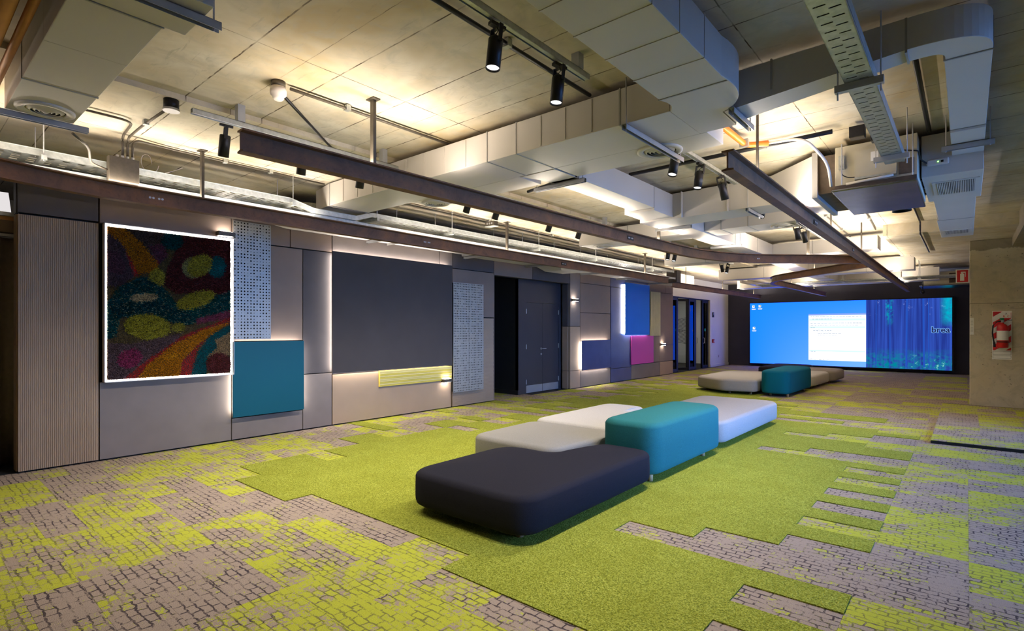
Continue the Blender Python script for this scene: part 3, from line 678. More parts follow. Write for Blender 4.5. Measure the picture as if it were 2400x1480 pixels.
for k in range(3):
    b = MB(); b.box(-.2496, .2496, -.1246, .1246, 0, .006); me = bpy.data.meshes.new('carpet_tile'); me.from_pydata(b.v, [], b.f); me.materials.append(M['t%d' % k]); tile_me[k] = me
cells = []; gm = MB()
cy_, sy_ = math.cos(YAW), math.sin(YAW)
for j in range(-20, 92):
    run = None
    for i in range(-21, 4):
        x0_, y0_ = X0C + .5 * i, Y0C + .25 * j
        inroom = -7.5 <= x0_ + .25 or 8.2 < y0_ < 9.3
        if green(i, j) and inroom:
            if run is None: run = x0_
            nxt = i + 1
            if not (green(nxt, j) and i < 3): gm.box(run, x0_ + .5, y0_, y0_ + .25, 0, .013); run = None
        elif inroom:
            cxw, cyw = x0_ + .25, y0_ + .125; d = -cxw * sy_ + cyw * cy_; l = cxw * cy_ + cyw * sy_
            vis = d > .8 and abs(l / d) < 1.0 and 1.5 / d < .62
            cells.append((d if vis else 1e3 + abs(d), cxw, cyw, ttype(i, j)))
o = gm.build('green_pile_carpet', M['grass'], floor)
cells.sort()
for d, x, y, k in cells[:298]:
    o = bpy.data.objects.new('carpet_tile', tile_me[k]); C.objects.link(o); o.parent = floor; o.location = Vector((x, y, 0)) - wloc(floor)
b = MB()
for d, x, y, k in cells[298:]:
    b.cur = k; b.box(x - .2496, x + .2496, y - .1246, y + .1246, 0, .006)
o = b.build('distant_carpet_tiles', [M['t0'], M['t1'], M['t2']], floor); o['kind'] = 'stuff'
# low carpeted platform beside the column
pf = thing('carpet_platform', 'low carpeted platform in front of the concrete column', 'platform', (.6, 11.2, 0))
B('deck', M['gap'], pf, -.36, 1.88, 8.86, 13.46, .006, .045)
for i in range(0, 4):
    for j in range(0, 18):
        k = [2, 1, 2, 0, 1, 1, 2, 0][random.Random(i * 5 + (j // 2) * 3).randrange(8)]
        o = bpy.data.objects.new('carpet_tile', tile_me[k]); C.objects.link(o); o.parent = pf; o.location = Vector((-.11 + .5 * i, 8.985 + .25 * j, .0452)) - wloc(pf)

# ------------------------------------------------------------------ concrete column, signs, extinguisher
col_o = B('column', M['column'], None, .04, 1.2, 13.47, 14.3, 0, 3.18, bevel=.012); struct(col_o, 'square raw concrete column with dark stained top')
CY = 13.47
t = thing('extinguisher_sign', 'red and white fire extinguisher sign projecting from the column', 'sign', (-.07, CY - .02, 2.38))
B('plate', M['signwhite'], t, -.165, .035, CY - .012, CY - .004, 2.385, 2.645); B('red_field', M['signred'], t, -.148, .018, CY - .014, CY - .012, 2.40, 2.63)
q = MB(); q.box(-.10, -.04, CY - .016, CY - .014, 2.425, 2.56).box(-.085, -.055, CY - .016, CY - .014, 2.56, 2.575).box(-.09, -.02, CY - .016, CY - .014, 2.578, 2.598).box(-.028, -.018, CY - .016, CY - .014, 2.50, 2.598); q.build('pictogram', M['signwhite'], t)
t = thing('extinguisher_board', 'striped red and white board on the concrete column', 'board', (.495, CY - .01, .93))
B('board', M['signwhite'], t, .36, .63, CY - .008, CY, .93, 1.83)
def clipstripe(x0, x1, z0, z1, c0, c1):
    """part of the rectangle between the lines z = x*.72 + c"""
    poly = [(x0, z0), (x1, z0), (x1, z1), (x0, z1)]
    for s_, c in ((1, c0), (-1, c1)):
        out = []
        for a, b_ in zip(poly, poly[1:] + poly[:1]):
            fa, fb = s_ * (a[1] - .72 * (a[0] - x0) - c), s_ * (b_[1] - .72 * (b_[0] - x0) - c)
            if fa >= 0: out.append(a)
            if fa * fb < 0: k = fa / (fa - fb); out.append((a[0] + (b_[0] - a[0]) * k, a[1] + (b_[1] - a[1]) * k))
        poly = out
        if not poly: return None
    return poly
for k in range(-2, 5):
    p_ = clipstripe(.37, .62, 1.10, 1.82, 1.10 + k * .215 - .02, 1.10 + k * .215 + .09)
    if p_ and len(p_) > 2: MB().add([(x, CY - .0095, z) for x, z in p_], [tuple(range(len(p_)))]).build('red_stripe', M['signred'], t)
B('label_box', M['signwhite'], t, .485, .615, CY - .0105, CY - .0097, 1.70, 1.815)
for z0, z1 in ((1.015, 1.085), (.95, 1.0)):
    q = MB(); q.box(.37, .62, CY - .0093, CY - .008, z0, z0 + .004).box(.37, .62, CY - .0093, CY - .008, z1 - .004, z1).box(.37, .374, CY - .0093, CY - .008, z0, z1).box(.616, .62, CY - .0093, CY - .008, z0, z1); q.build('frame_line', M['charcoal'], t)
text('A', .045, (.553, CY - .0108, 1.765), (math.pi / 2, 0, 0), M['charcoal'], t, 'letters', .0005, 'CENTER'); text('B  C', .05, (.553, CY - .0108, 1.715), (math.pi / 2, 0, 0), M['signred'], t, 'letters', .0005, 'CENTER')
t = thing('fire_extinguisher', 'red fire extinguisher hanging on the striped board', 'fire extinguisher', (.50, CY - .10, 1.12))
ec = (.50, CY - .095)
MB().lathe((ec[0], ec[1], 1.15), [(0, 0), (.07, 0), (.082, .012), (.082, .36), (.075, .40), (.05, .43), (.022, .445), (.02, .47)], 28).build('cylinder', M['red'], t, True)
MB().lathe((ec[0], ec[1], 1.15), [(.0825, .14), (.0827, .145), (.0827, .31), (.0825, .315)], 28).build('label_band', M['paper'], t, True)
MB().lathe((ec[0], ec[1], 1.15), [(.0825, .10), (.084, .102), (.084, .115), (.0825, .117)], 28).build('strap', M['black'], t, True)
MB().cyl(ec, .024, 1.615, 1.66, 14).build('valve', M['alu'], t); MB().cyl((ec[0] - .01, ec[1] - .02), .03, 1.66, 1.70, 14).build('safety_cap', M['green_plastic'], t)
B('lever', M['black'], t, ec[0], ec[0] + .13, ec[1] - .012, ec[1] + .012, 1.655, 1.668)
MB().tube([(.48, CY - .1, 1.64), (.42, CY - .1, 1.63), (.37, CY - .1, 1.56), (.362, CY - .1, 1.42), (.375, CY - .1, 1.30), (.385, CY - .1, 1.24)], .012, 10).build('hose', M['black'], t, True)
MB().tube([(.385, CY - .1, 1.25), (.392, CY - .1, 1.16)], .018, 10).build('nozzle', M['black'], t)
t = thing('paper_notice', 'small paper notice at the edge of the concrete column', 'notice', (.07, CY - .003, 1.39)); B('sheet', M['paper'], t, .045, .10, CY - .003, CY, 1.39, 1.71)
q = MB()
for k in range(9): q.box(.055, .09, CY - .0036, CY - .003, 1.44 + k * .028, 1.445 + k * .028)
o = q.build('text_line', M['grey'], t); o['kind'] = 'stuff'

# ------------------------------------------------------------------ upholstered islands
def outline(poly, r, n=7):
    """polygon with rounded corners; r may be a list"""
    out = []; N_ = len(poly)
    for i in range(N_):
        p = Vector(poly[i]); a = (Vector(poly[i - 1]) - p); b_ = (Vector(poly[(i + 1) % N_]) - p); rr_ = r[i] if isinstance(r, (list, tuple)) else r
        an = a.angle(b_); k = min(rr_ / math.tan(an / 2), a.length * .49, b_.length * .49)
        A, B_ = p + a.normalized() * k, p + b_.normalized() * k
        for q in range(n + 1):
            s_ = q / n; out.append(tuple((A * (1 - s_) ** 2 + p * 2 * s_ * (1 - s_) + B_ * s_ ** 2)))
    return out
def pouf(label, poly, rad, h, mat, legs, edge=.07, crown=.02, group='upholstered lounge islands', z0=.075):
    ol = outline(poly, rad, 9); cx = sum(p[0] for p in ol) / len(ol); cyy = sum(p[1] for p in ol) / len(ol)
    t = thing('lounge_pouf', label, 'pouf', (cx, cyy, 0), group)
    n = len(ol); area = sum(ol[i][0] * ol[(i + 1) % n][1] - ol[(i + 1) % n][0] * ol[i][1] for i in range(n))
    if area < 0: ol = ol[::-1]
    nor = []
    for i in range(n):
        d = Vector(ol[(i + 1) % n]) - Vector(ol[i - 1]); nor.append(Vector((d.y, -d.x)).normalized())
    prof = [(.06, 0), (.03, .006), (.012, .018), (.003, .04), (0, .07), (0, h * .55 - z0)]
    hh = h - z0
    for a in range(1, 8):
        q = a / 7 * math.pi / 2; prof.append((edge * (1 - math.cos(q)), hh - edge * .8 + edge * .8 * math.sin(q) - crown))
    b = MB(); vs = []
    for off, z in prof:
        for p, nn in zip(ol, nor): vs.append((p[0] - nn.x * off, p[1] - nn.y * off, z0 + z))
    m_ = len(prof); fs = [(k * n + i, k * n + (i + 1) % n, (k + 1) * n + (i + 1) % n, (k + 1) * n + i) for k in range(m_ - 1) for i in range(n)]
    b.add(vs, fs); last = [vs[(m_ - 1) * n + i] for i in range(n)]
    # gently crowned top: shrink the last ring inward
    base_i = (m_ - 1) * n
    rings = [list(range(base_i, base_i + n))]
    for f_, z in ((.90, crown * .35), (.7, crown * .75), (.4, crown * .97)):
        st = len(b.v)
        for q in last: b.v.append((cx + (q[0] - cx) * f_, cyy + (q[1] - cyy) * f_, q[2] + z))
        rings.append(list(range(st, st + n)))
    for r0, r1 in zip(rings, rings[1:]):
        for i in range(n): b.f.append((r0[i], r0[(i + 1) % n], r1[(i + 1) % n], r1[i])); b.mi.append(0)
    b.v.append((cx, cyy, last[0][2] + crown)); c_ = len(b.v) - 1
    for i in range(n): b.f.append((rings[-1][i], rings[-1][(i + 1) % n], c_)); b.mi.append(0)
    b.f.append(tuple(range(n))[::-1]); b.mi.append(0)
    b.build('cushion', M[mat], t, True)
    for x, y in legs: MB().cyl((x, y), .026, .012, z0 + .02, 16, .03).build('leg', M['wood'], t, True)
    return t
Lo, Hi = .37, .60
pouf('dark navy pouf with a curved notch, nearest the viewer', [(-3.50, 2.76), (-2.24, 2.76), (-2.24, 4.74), (-2.82, 4.74), (-2.92, 4.06), (-3.52, 4.06)], [.26, .24, .2, .16, .22, .34], Lo, 'f_navy', [(-3.2, 2.98), (-2.44, 2.96), (-2.45, 4.45), (-3.2, 3.85)])
pouf('warm grey pouf behind the dark navy one', [(-4.14, 4.13), (-3.0, 4.13), (-2.93, 5.34), (-4.18, 5.34)], [.24, .2, .1, .22], Lo, 'f_grey', [(-3.9, 4.4), (-3.15, 4.45), (-3.1, 5.1), (-3.9, 5.1)])
pouf('white pouf behind the warm grey one, beside the tall teal one', [(-4.26, 5.40), (-2.94, 5.40), (-2.94, 6.45), (-3.56, 6.75), (-3.62, 7.34), (-4.28, 7.34)], [.2, .12, .2, .35, .2, .24], Lo, 'f_white', [(-4.0, 5.6), (-3.2, 5.6), (-3.8, 7.0), (-4.05, 7.0)])
pouf('tall teal pouf in the nearer island', [(-2.90, 4.78), (-2.27, 4.76), (-2.25, 6.62), (-2.92, 6.64)], [.24, .2, .24, .24], Hi, 'f_teal', [(-2.72, 4.95), (-2.36, 4.86), (-2.36, 6.22), (-2.72, 6.4)], .085)
pouf('pale grey pouf at the far end of the nearer island', [(-3.50, 6.70), (-2.28, 6.68), (-2.26, 9.26), (-3.54, 9.26)], [.2, .2, .26, .24], Lo, 'f_lgrey', [(-3.3, 7.0), (-2.45, 6.9), (-2.45, 9.0), (-3.3, 9.0)])
pouf('taupe pouf at the front of the farther island', [(-5.08, 13.0), (-4.3, 12.45), (-3.58, 12.60), (-3.58, 15.45), (-5.10, 15.3)], [.3, .4, .2, .2, .3], Lo, 'f_taupe', [(-4.2, 12.75), (-3.75, 12.8), (-4.8, 13.4), (-3.8, 15.1)], .09)
pouf('tall petrol blue pouf in the farther island', [(-3.52, 12.62), (-2.92, 12.60), (-2.86, 14.72), (-3.54, 14.74)], [.26, .22, .26, .26], Hi, 'f_petrol', [(-3.34, 12.84), (-2.99, 12.82), (-2.98, 14.3), (-3.35, 14.4)], .09)
pouf('cream white pouf behind the tall petrol blue one', [(-3.53, 14.8), (-2.86, 14.8), (-2.80, 16.6), (-3.9, 16.6), (-3.9, 15.55), (-3.53, 15.5)], [.15, .2, .26, .2, .1, .1], Lo, 'f_white', [(-3.3, 15.0), (-2.98, 15.1), (-3.0, 16.2), (-3.7, 16.3)], .09)
pouf('taupe grey pouf at the back of the farther island', [(-3.66, 16.68), (-2.72, 16.68), (-2.68, 18.1), (-3.66, 18.1)], .24, Lo, 'f_taupe', [(-3.4, 16.9), (-2.9, 16.9), (-2.9, 17.8), (-3.4, 17.8)], .09)
pouf('dark navy pouf half hidden at the back of the farther island', [(-4.9, 17.3), (-3.75, 17.3), (-3.72, 19.4), (-4.92, 19.4)], .26, Lo, 'f_navy', [(-4.7, 17.6), (-3.95, 17.6), (-3.95, 19.1), (-4.7, 19.1)], .09)

# ------------------------------------------------------------------ steel beams with up-lights
ZT, ZH = 2.845, .155
ISEC = [(-.045, ZT - ZH), (.045, ZT - ZH), (.045, ZT - ZH + .012), (.006, ZT - ZH + .018), (.006, ZT - .018), (.045, ZT - .012), (.045, ZT), (-.045, ZT), (-.045, ZT - .012), (-.006, ZT - .018), (-.006, ZT - ZH + .018), (-.045, ZT - ZH + .012)]
def beam(label, path, hangers, plates, led='ledbeam', round_=False):
    t = thing('steel_beam', label, 'steel beam', (path[0][0], path[0][1], ZT - ZH), 'suspended steel beams')
    MB().sweep(path, ISEC).build('profile', M['steel'], t)
    under = [(-6.6, -1.0, 3.5, 4.6), (-3.65, -1.0, 6.85, 7.5), (-5.6, -1.6, 8.3, 9.0), (-5.7, -1.2, 12.2, 12.9), (-5.9, -.9, 16.5, 17.2), (-6.3, -.5, 19.5, 20.3)]
    pts = []
    for a, b_ in zip(path, path[1:]):
        a, b_ = Vector(a), Vector(b_); n = max(1, int((b_ - a).length / .1)); pts += [a + (b_ - a) * k / n for k in range(n)]
    pts.append(Vector(path[-1])); pts = pts[3:]; run = []
    for p in pts + [None]:
        if p is not None and not any(x0 < p.x < x1 and y0 < p.y < y1 for x0, x1, y0, y1 in under): run.append(tuple(p)); continue
        if len(run) > 2: MB().sweep(run, [(-.022, ZT + .0005), (.022, ZT + .0005), (.022, ZT + .003), (-.022, ZT + .003)]).build('led_strip', M[led], t)
        run = []
    for x, y in hangers:
        zt = 3.335 if x < -4.8 else 3.38
        if round_: MB().tube([(x, y, ZT), (x, y, zt)], .012, 8).build('hanger', M['rustysoot'], t)
        else:
            q = MB(); q.box(x - .022, x + .022, y - .014, y + .014, ZT, zt - .01).box(x - .05, x + .05, y - .035, y + .035, zt - .01, zt); q.build('hanger', M['rustysoot'], t)
    for k, (x, y, dx, dy) in enumerate(plates):
        d = Vector((dx, dy, 0)).normalized(); n_ = Vector((d.y, -d.x, 0)); c = Vector((x, y, ZT - ZH * .52)) + n_ * .0065
        q = MB(); a = d * .085; u = Vector((0, 0, .027))
        q.hexa([c - a - u, c + a - u, c + a + u, c - a + u], [c - a - u + n_ * .004, c + a - u + n_ * .004, c + a + u + n_ * .004, c - a + u + n_ * .004])
        pl = q.build('bolt_plate', M['black'], t)
        for s_ in (-.052, -.024, .024, .052):
            p0 = c + d * s_ + n_ * .004; MB().tube([p0, p0 + n_ * .005], .011, 8).build('bolt', M['alu'], pl)
    return t
def arc(p0, p1, p2, n=8):
    p0, p1, p2 = Vector(p0), Vector(p1), Vector(p2); return [tuple(p0 * (1 - s_) ** 2 + p1 * 2 * s_ * (1 - s_) + p2 * s_ ** 2) for s_ in [k / n for k in range(n + 1)]]
beam('long steel beam along the panelled wall with a curved near end', arc((-4.7, -.9), (-5.95, .1), (-5.99, 1.5), 12) + [(-6.02, 6.0), (-5.95, 13.3)], [(-5.99, 2.13), (-6.02, 6.95), (-5.96, 12.0)], [(-6.0, 1.72, 0, 1), (-6.02, 5.15, 0, 1), (-5.99, 8.6, 0, 1)], 'ledbeam_soft')
beam('steel beam above the navy pouf that bends beyond it', [(-3.73, 1.56), (-3.60, 6.0)] + arc((-3.54, 8.1), (-3.50, 9.6), (-2.75, 10.35), 10) + [(-1.46, 11.62)], [(-3.70, 2.60), (-3.55, 7.6), (-2.2, 10.9)], [(-3.69, 3.3, .03, 1), (-3.58, 6.75, .03, 1), (-2.9, 10.2, .7, .7)])
beam('straight steel beam running under the fan coil side', [(-1.37, 4.11), (-1.41, 11.7), (-1.44, 21.5)], [(-1.38, 4.9), (-1.40, 8.3), (-1.42, 11.2), (-1.43, 18.9)], [(-1.38, 7.2, 0, 1), (-1.40, 10.1, 0, 1)], round_=True)
beam('steel beam forming the far bend above the farther island', [(-1.46, 12.35), (-2.1, 13.0), (-3.2, 14.05)] + arc((-3.45, 14.3), (-3.98, 14.85), (-3.98, 15.8), 8) + [(-3.95, 22.4)], [(-2.6, 13.5), (-3.97, 17.5), (-3.96, 20.5)], [(-2.2, 13.1, -.7, .7)], round_=True)
beam('far steel beam hanging in front of the glass doors', [(-6.40, 14.6), (-6.25, 22.6)], [(-6.38, 15.5), (-6.33, 18.5), (-6.28, 21.8)], [(-6.38, 16.4, 0, 1)], round_=True)

# ------------------------------------------------------------------ cable trays
def ctray(label, pts, x0, x1, rods, rail=.06, pan=True, rungs=None):
    t = thing('cable_tray', label, 'cable tray', (x0, pts[0][0], pts[0][1]))
    for xa in (x0, x1):
        q = MB()
        for (ya, za), (yb, zb) in zip(pts, pts[1:]):
            q.hexa([(xa - .002, ya, za), (xa + .002, ya, za), (xa + .002, ya, za + rail), (xa - .002, ya, za + rail)], [(xa - .002, yb, zb), (xa + .002, yb, zb), (xa + .002, yb, zb + rail), (xa - .002, yb, zb + rail)])
            q.hexa([(xa - .012, ya, za + rail), (xa + .012, ya, za + rail), (xa + .012, ya, za + rail + .003), (xa - .012, ya, za + rail + .003)], [(xa - .012, yb, zb + rail), (xa + .012, yb, zb + rail), (xa + .012, yb, zb + rail + .003), (xa - .012, yb, zb + rail + .003)])
        q.build('side_rail', M['galv'], t)
    if pan:
        q = MB(); xs = [x0 + (x1 - x0) * k / 9 for k in range(10)]
        for (ya, za), (yb, zb) in zip(pts, pts[1:]):
            n = max(2, int(abs(yb - ya) / .055)); n += n % 2 == 0
            for a in range(n):
                for c in range(9):
                    if a % 2 and c % 2: continue
                    s0, s1 = a / n, (a + 1) / n
                    q.add([(xs[c], ya + (yb - ya) * s0, za + (zb - za) * s0), (xs[c + 1], ya + (yb - ya) * s0, za + (zb - za) * s0), (xs[c + 1], ya + (yb - ya) * s1, za + (zb - za) * s1), (xs[c], ya + (yb - ya) * s1, za + (zb - za) * s1)], [(0, 1, 2, 3)])
        q.build('perforated_pan', M['galv'], t)
    if rungs:
        y = pts[0][0]
        while y < pts[-1][0]:
            B('rung', M['galv'], t, min(x0, x1), max(x0, x1), y, y + .04, pts[0][1], pts[0][1] + .012); y += rungs
    for y in rods:
        for xa in (x0 + .03, x1 - .03): MB().tube([(xa, y, pts[0][1] - .05), (xa, y, 3.335)], .005, 6).build('threaded_rod', M['alu'], t)
        B('support_strut', M['galv'], t, x1 - .06, x0 + .06, y - .02, y + .02, pts[0][1] - .045, pts[0][1] - .005)
    return t
ctray('upper perforated cable tray along the panelled wall, dipping under the duct', [(-3.5, 3.0), (3.12, 2.99), (3.42, 2.92), (4.02, 2.92), (4.26, 3.0), (14.0, 3.03)], -6.09, -6.42, [.9, 3.14, 4.32, 5.7, 7.9, 9.9, 12.6], rail=.055)
ctray('lower ladder cable tray between the steel beam and the wall', [(-3.5, 2.87), (14.2, 2.865)], -6.14, -6.5, [], rail=.045, pan=False, rungs=1.35)
t = thing('junction_box', 'square steel junction box on the cable tray above the rug', 'junction box', (-6.03, 1.46, 2.86))
B('housing', M['rustysoot'], t, -6.075, -6.0, 1.345, 1.585, 2.87, 3.10, bevel=.004); B('cover', M['rustysoot'], t, -6.0, -5.996, 1.35, 1.58, 2.875, 3.095)
for k, y in enumerate((1.42, 1.46, 1.50, 1.54)): MB().cyl((-6.04, y), .014, 3.10, 3.125, 10).build('gland', M['alu'], t)
t = thing('loose_cable', 'thin white cables looping loosely above the cable tray', 'cable', (-6.25, 2.0, 3.02))
MB().tube([(-6.2, 1.68 + .06 * math.cos(a) + .01 * a, 3.14 + .09 * math.sin(a)) for a in [k * .45 for k in range(15)]], .0035, 6).build('loop', M['whiteplastic'], t, True)
MB().tube([(-6.25, 1.75, 3.04), (-6.22, 1.9, 3.10), (-6.2, 2.02, 3.17)], .004, 6).build('tail', M['whiteplastic'], t, True)
MB().tube([(-6.22, 1.6, 3.05), (-6.25, 2.0, 3.075), (-6.24, 2.4, 3.05), (-6.26, 3.0, 3.04)], .004, 6).build('run', M['whiteplastic'], t, True)
def pipe(name, label, cat, path, r, mat, clips=(), grp=None):
    t = thing(name, label, cat, path[0], grp); MB().tube(path, r, 8).build('run', M[mat], t, True)
    for p in clips: B('clip', M['galv'], t, p[0] - r - .012, p[0] + r + .012, p[1] - .02, p[1] + .02, p[2] - r - .006, p[2] + r + .012)
    return t
def bend(pts, r=.12, n=5):
    out = [pts[0]]
    for a, b_, c in zip(pts, pts[1:], pts[2:]):
        a, b_, c = Vector(a), Vector(b_), Vector(c); k = min(r, (a - b_).length * .45, (c - b_).length * .45)
        A, D = b_ + (a - b_).normalized() * k, b_ + (c - b_).normalized() * k
        for q in range(n + 1): s_ = q / n; out.append(tuple(A * (1 - s_) ** 2 + b_ * 2 * s_ * (1 - s_) + D * s_ ** 2))
    out.append(pts[-1]); return out
pipe('conduit', 'dark conduit from the junction box up to the round ceiling box', 'conduit', bend([(-6.04, 1.50, 3.127), (-6.04, 1.50, 3.30), (-5.6, 1.50, 3.31), (-4.95, 1.52, 3.31)]), .011, 'rustysoot', [(-5.5, 1.50, 3.31)])
pipe('conduit', 'dark conduit from the junction box running along the wall side ceiling', 'conduit', bend([(-6.04, 1.54, 3.126), (-6.04, 1.54, 3.30), (-6.11, 1.9, 3.31), (-6.12, 3.58, 3.31)]), .011, 'rustysoot', [(-6.11, 2.4, 3.31), (-6.12, 2.9, 3.31)])
pipe('conduit', 'dark conduit from the junction box toward the round diffuser', 'conduit', bend([(-6.04, 1.46, 3.127), (-6.04, 1.46, 3.31), (-5.55, 1.42, 3.31), (-5.55, .6, 3.31)]), .011, 'rustysoot', [(-5.55, .9, 3.31)])
pipe('conduit', 'conduit looping from the duct end down to the junction box side', 'conduit', bend([(-5.3, .96, 3.02), (-5.6, 1.12, 3.02), (-5.95, 1.2, 2.98), (-6.04, 1.34, 2.97)], .1), .010, 'rustysoot')
pipe('conduit', 'conduit running far along the dark wall side ceiling', 'conduit', [(-6.12, 4.7, 3.31), (-6.12, 13.6, 3.31)], .012, 'rustysoot', [(-6.12, 6.6, 3.31), (-6.12, 8.4, 3.31), (-6.12, 10.2, 3.31)])
pipe('conduit', 'conduit from the smoke detector to the first cross duct', 'conduit', [(-3.96, 2.03, 3.345), (-3.94, 3.75, 3.345)], .013, 'rustysoot', [(-3.95, 2.52, 3.345)])
pipe('conduit', 'diagonal black conduit from the smoke detector over the steel beam', 'conduit', [(-4.05, 1.98, 3.345), (-4.90, 2.95, 3.325)], .012, 'black')
pipe('conduit', 'conduit on the ceiling between the first and second cross ducts', 'conduit', [(-4.0, 4.5, 3.345), (-3.85, 7.2, 3.345)], .013, 'rustysoot', [(-3.97, 5.0, 3.345)])
pipe('conduit', 'short diagonal conduit crossing the ceiling behind the steel beam', 'conduit', [(-3.6, 5.3, 3.305), (-4.4, 5.5, 3.305)], .02, 'black')
pipe('conduit', 'black conduit crossing the ceiling under the fan coil wiring box', 'conduit', [(-3.05, 5.74, 3.33), (-.95, 5.70, 3.33)], .022, 'black', [(-1.56, 5.72, 3.33)])
pipe('conduit', 'thin black conduit beside the narrow white duct', 'conduit', [(-.27, 4.35, 3.35), (-.27, 6.35, 3.35)], .018, 'black')
pipe('conduit', 'bent conduit crossing the concrete cross beam', 'conduit', bend([(-.62, 9.2, 3.36), (-.62, 11.68, 3.36), (-.62, 11.70, 3.155), (-.62, 14.6, 3.155)], .05), .014, 'black')
pipe('conduit', 'pair conduit running to the left of the cross beam', 'conduit', [(-1.15, 7.9, 3.355), (-1.3, 12.0, 3.355)], .012, 'rustysoot', [(-1.2, 9.3, 3.355), (-1.25, 10.7, 3.355)])
pipe('conduit', 'conduit beside the straight beam near the outlet box', 'conduit', [(-1.75, 8.9, 3.355), (-1.8, 13.4, 3.355)], .012, 'rustysoot', [(-1.76, 10.0, 3.355), (-1.78, 11.6, 3.355)])
pipe('conduit', 'black conduit beside the near spotlight track', 'conduit', [(-2.27, -1.0, 3.345), (-2.27, 3.62, 3.345)], .016, 'black', [(-2.27, 2.62, 3.345)])
pipe('orange_conduit', 'bright orange conduit dropping from under the large duct', 'conduit', bend([(-1.66, 4.3, 3.30), (-1.63, 5.42, 3.28), (-1.45, 5.50, 3.28)], .06), .028, 'orange', [(-1.63, 5.36, 3.28)])
pipe('drain_hose', 'pale hose looping from the orange conduit to the fan coil', 'hose', bend([(-1.45, 5.50, 3.28), (-1.15, 5.55, 3.28), (-1.02, 5.9, 3.10), (-1.03, 6.12, 2.92)], .25, 7), .013, 'clearhose')
pipe('copper_pipe', 'large copper coloured insulated pipe in the upper corner', 'pipe', [(-6.0, .40, 3.16), (-3.0, .40, 3.16)], .05, 'copper', [(-4.15, .40, 3.16)])
pipe('copper_pipe', 'thin copper coloured insulated pipe beside the large one', 'pipe', [(-6.0, .492, 3.14), (-3.16, .492, 3.14)], .022, 'copper')

# ------------------------------------------------------------------ air ducts
def duct(label, boxes, flanges=(), ribs_=None, grp=None):
    b0 = boxes[0]; t = thing('air_duct', label, 'air duct', (b0[0], b0[2], b0[4]), grp)
    for b_ in boxes: B('section', M['duct'], t, *b_, bevel=.004)
    for f_ in flanges: B('flange', M['flange'], t, *f_)
    return t
def diffuser(t, x, y, z, r=.19):
    d = MB().lathe((x, y, z), [(r, .0), (r, -.012), (r - .02, -.018), (r - .05, -.012), (r - .055, .0)], 32).build('diffuser', M['duct'], t, True)
    MB().cyl((x, y), r - .05, z - .002, z - .001, 32).build('throat', M['grilledark'], d)
    for k in range(4):
        ra = (r - .06) * (1 - k * .24); MB().lathe((x, y, z), [(ra, -.004), (ra - .022, -.020), (ra - .024, -.019), (ra - .004, -.002)], 32).build('ring', M['duct'], d, True)
    MB().lathe((x, y, z), [(.03, -.01), (.012, -.024), (0, -.024)], 20).build('ring', M['duct'], d, True)
def strut(label, x, y0, y1, z, rod=True, axis='y', grp='strut channels carrying the ducts'):
    z -= .007
    t = thing('strut_channel', label, 'strut channel', (x if axis == 'y' else (y0 + y1) / 2, (y0 + y1) / 2 if axis == 'y' else x, z - .041), grp)
    q = MB()
    for a, b_, c, d in ((-.02, -.017, 0, .041), (.017, .02, 0, .041), (-.02, .02, .038, .041)):
        if axis == 'y': q.box(x + a, x + b_, y0, y1, z - .041 + c, z - .041 + d)
        else: q.box(y0, y1, x + a, x + b_, z - .041 + c, z - .041 + d)
    q.build('channel', M['strut'], t)
    if rod:
        for s_ in ((y0 + .03, y1 - .03) if rod is True else (y1 - .03,)):
            p = (x, s_) if axis == 'y' else (s_, x); MB().tube([(p[0], p[1], z - .05), (p[0], p[1], 3.37 if p[0] > -4.8 else 3.33)], .005, 6).build('threaded_rod', M['alu'], t)
    return t
zb, zt = 3.04, 3.315
def seams_x(xs, y0, y1, z0, z1, e=.004): return [(x - .006, x + .006, y0 - e, y1 + e, z0 - e, z1 + e) for x in xs]
def seams_y(ys, x0, x1, z0, z1, e=.004): return [(x0 - e, x1 + e, y - .006, y + .006, z0 - e, z1 + e) for y in ys]
d1_ = duct('first cross duct reaching from the large elbow to the wall side', [(-6.05, -3.37, 3.61, 4.18, zb, zt), (-3.37, -3.02, 3.61, 4.18, zb, zt), (-3.02, -1.605, 3.61, 4.18, zb, zt), (-5.15, -3.46, 4.18, 4.55, zb, zb + .2), (-3.0, -1.55, 4.18, 4.55, zb, zb + .2)],
           seams_x([-6.05, -3.37, -3.02, -2.0], 3.61, 4.18, zb, zt))
MB().hexa([(-6.05, 3.61, zb), (-6.05, 4.18, zb), (-6.05, 4.18, zt), (-6.05, 3.61, zt)], [(-6.46, 3.66, zb + .0), (-6.46, 4.18, zb + .0), (-6.46, 4.18, zt - .02), (-6.46, 3.66, zt - .02)]).build('section', M['duct'], d1_)
for x in (-5.75, -5.45, -5.15, -4.85, -4.55, -4.25, -3.95, -3.65, -2.75, -2.5, -2.25): B('stiffening_rib', M['duct'], d1_, x - .006, x + .006, 3.604, 3.61, zb + .01, zt - .01)
diffuser(d1_, -2.02, 4.345, zb); diffuser(d1_, -4.95, 4.38, zb, .17)
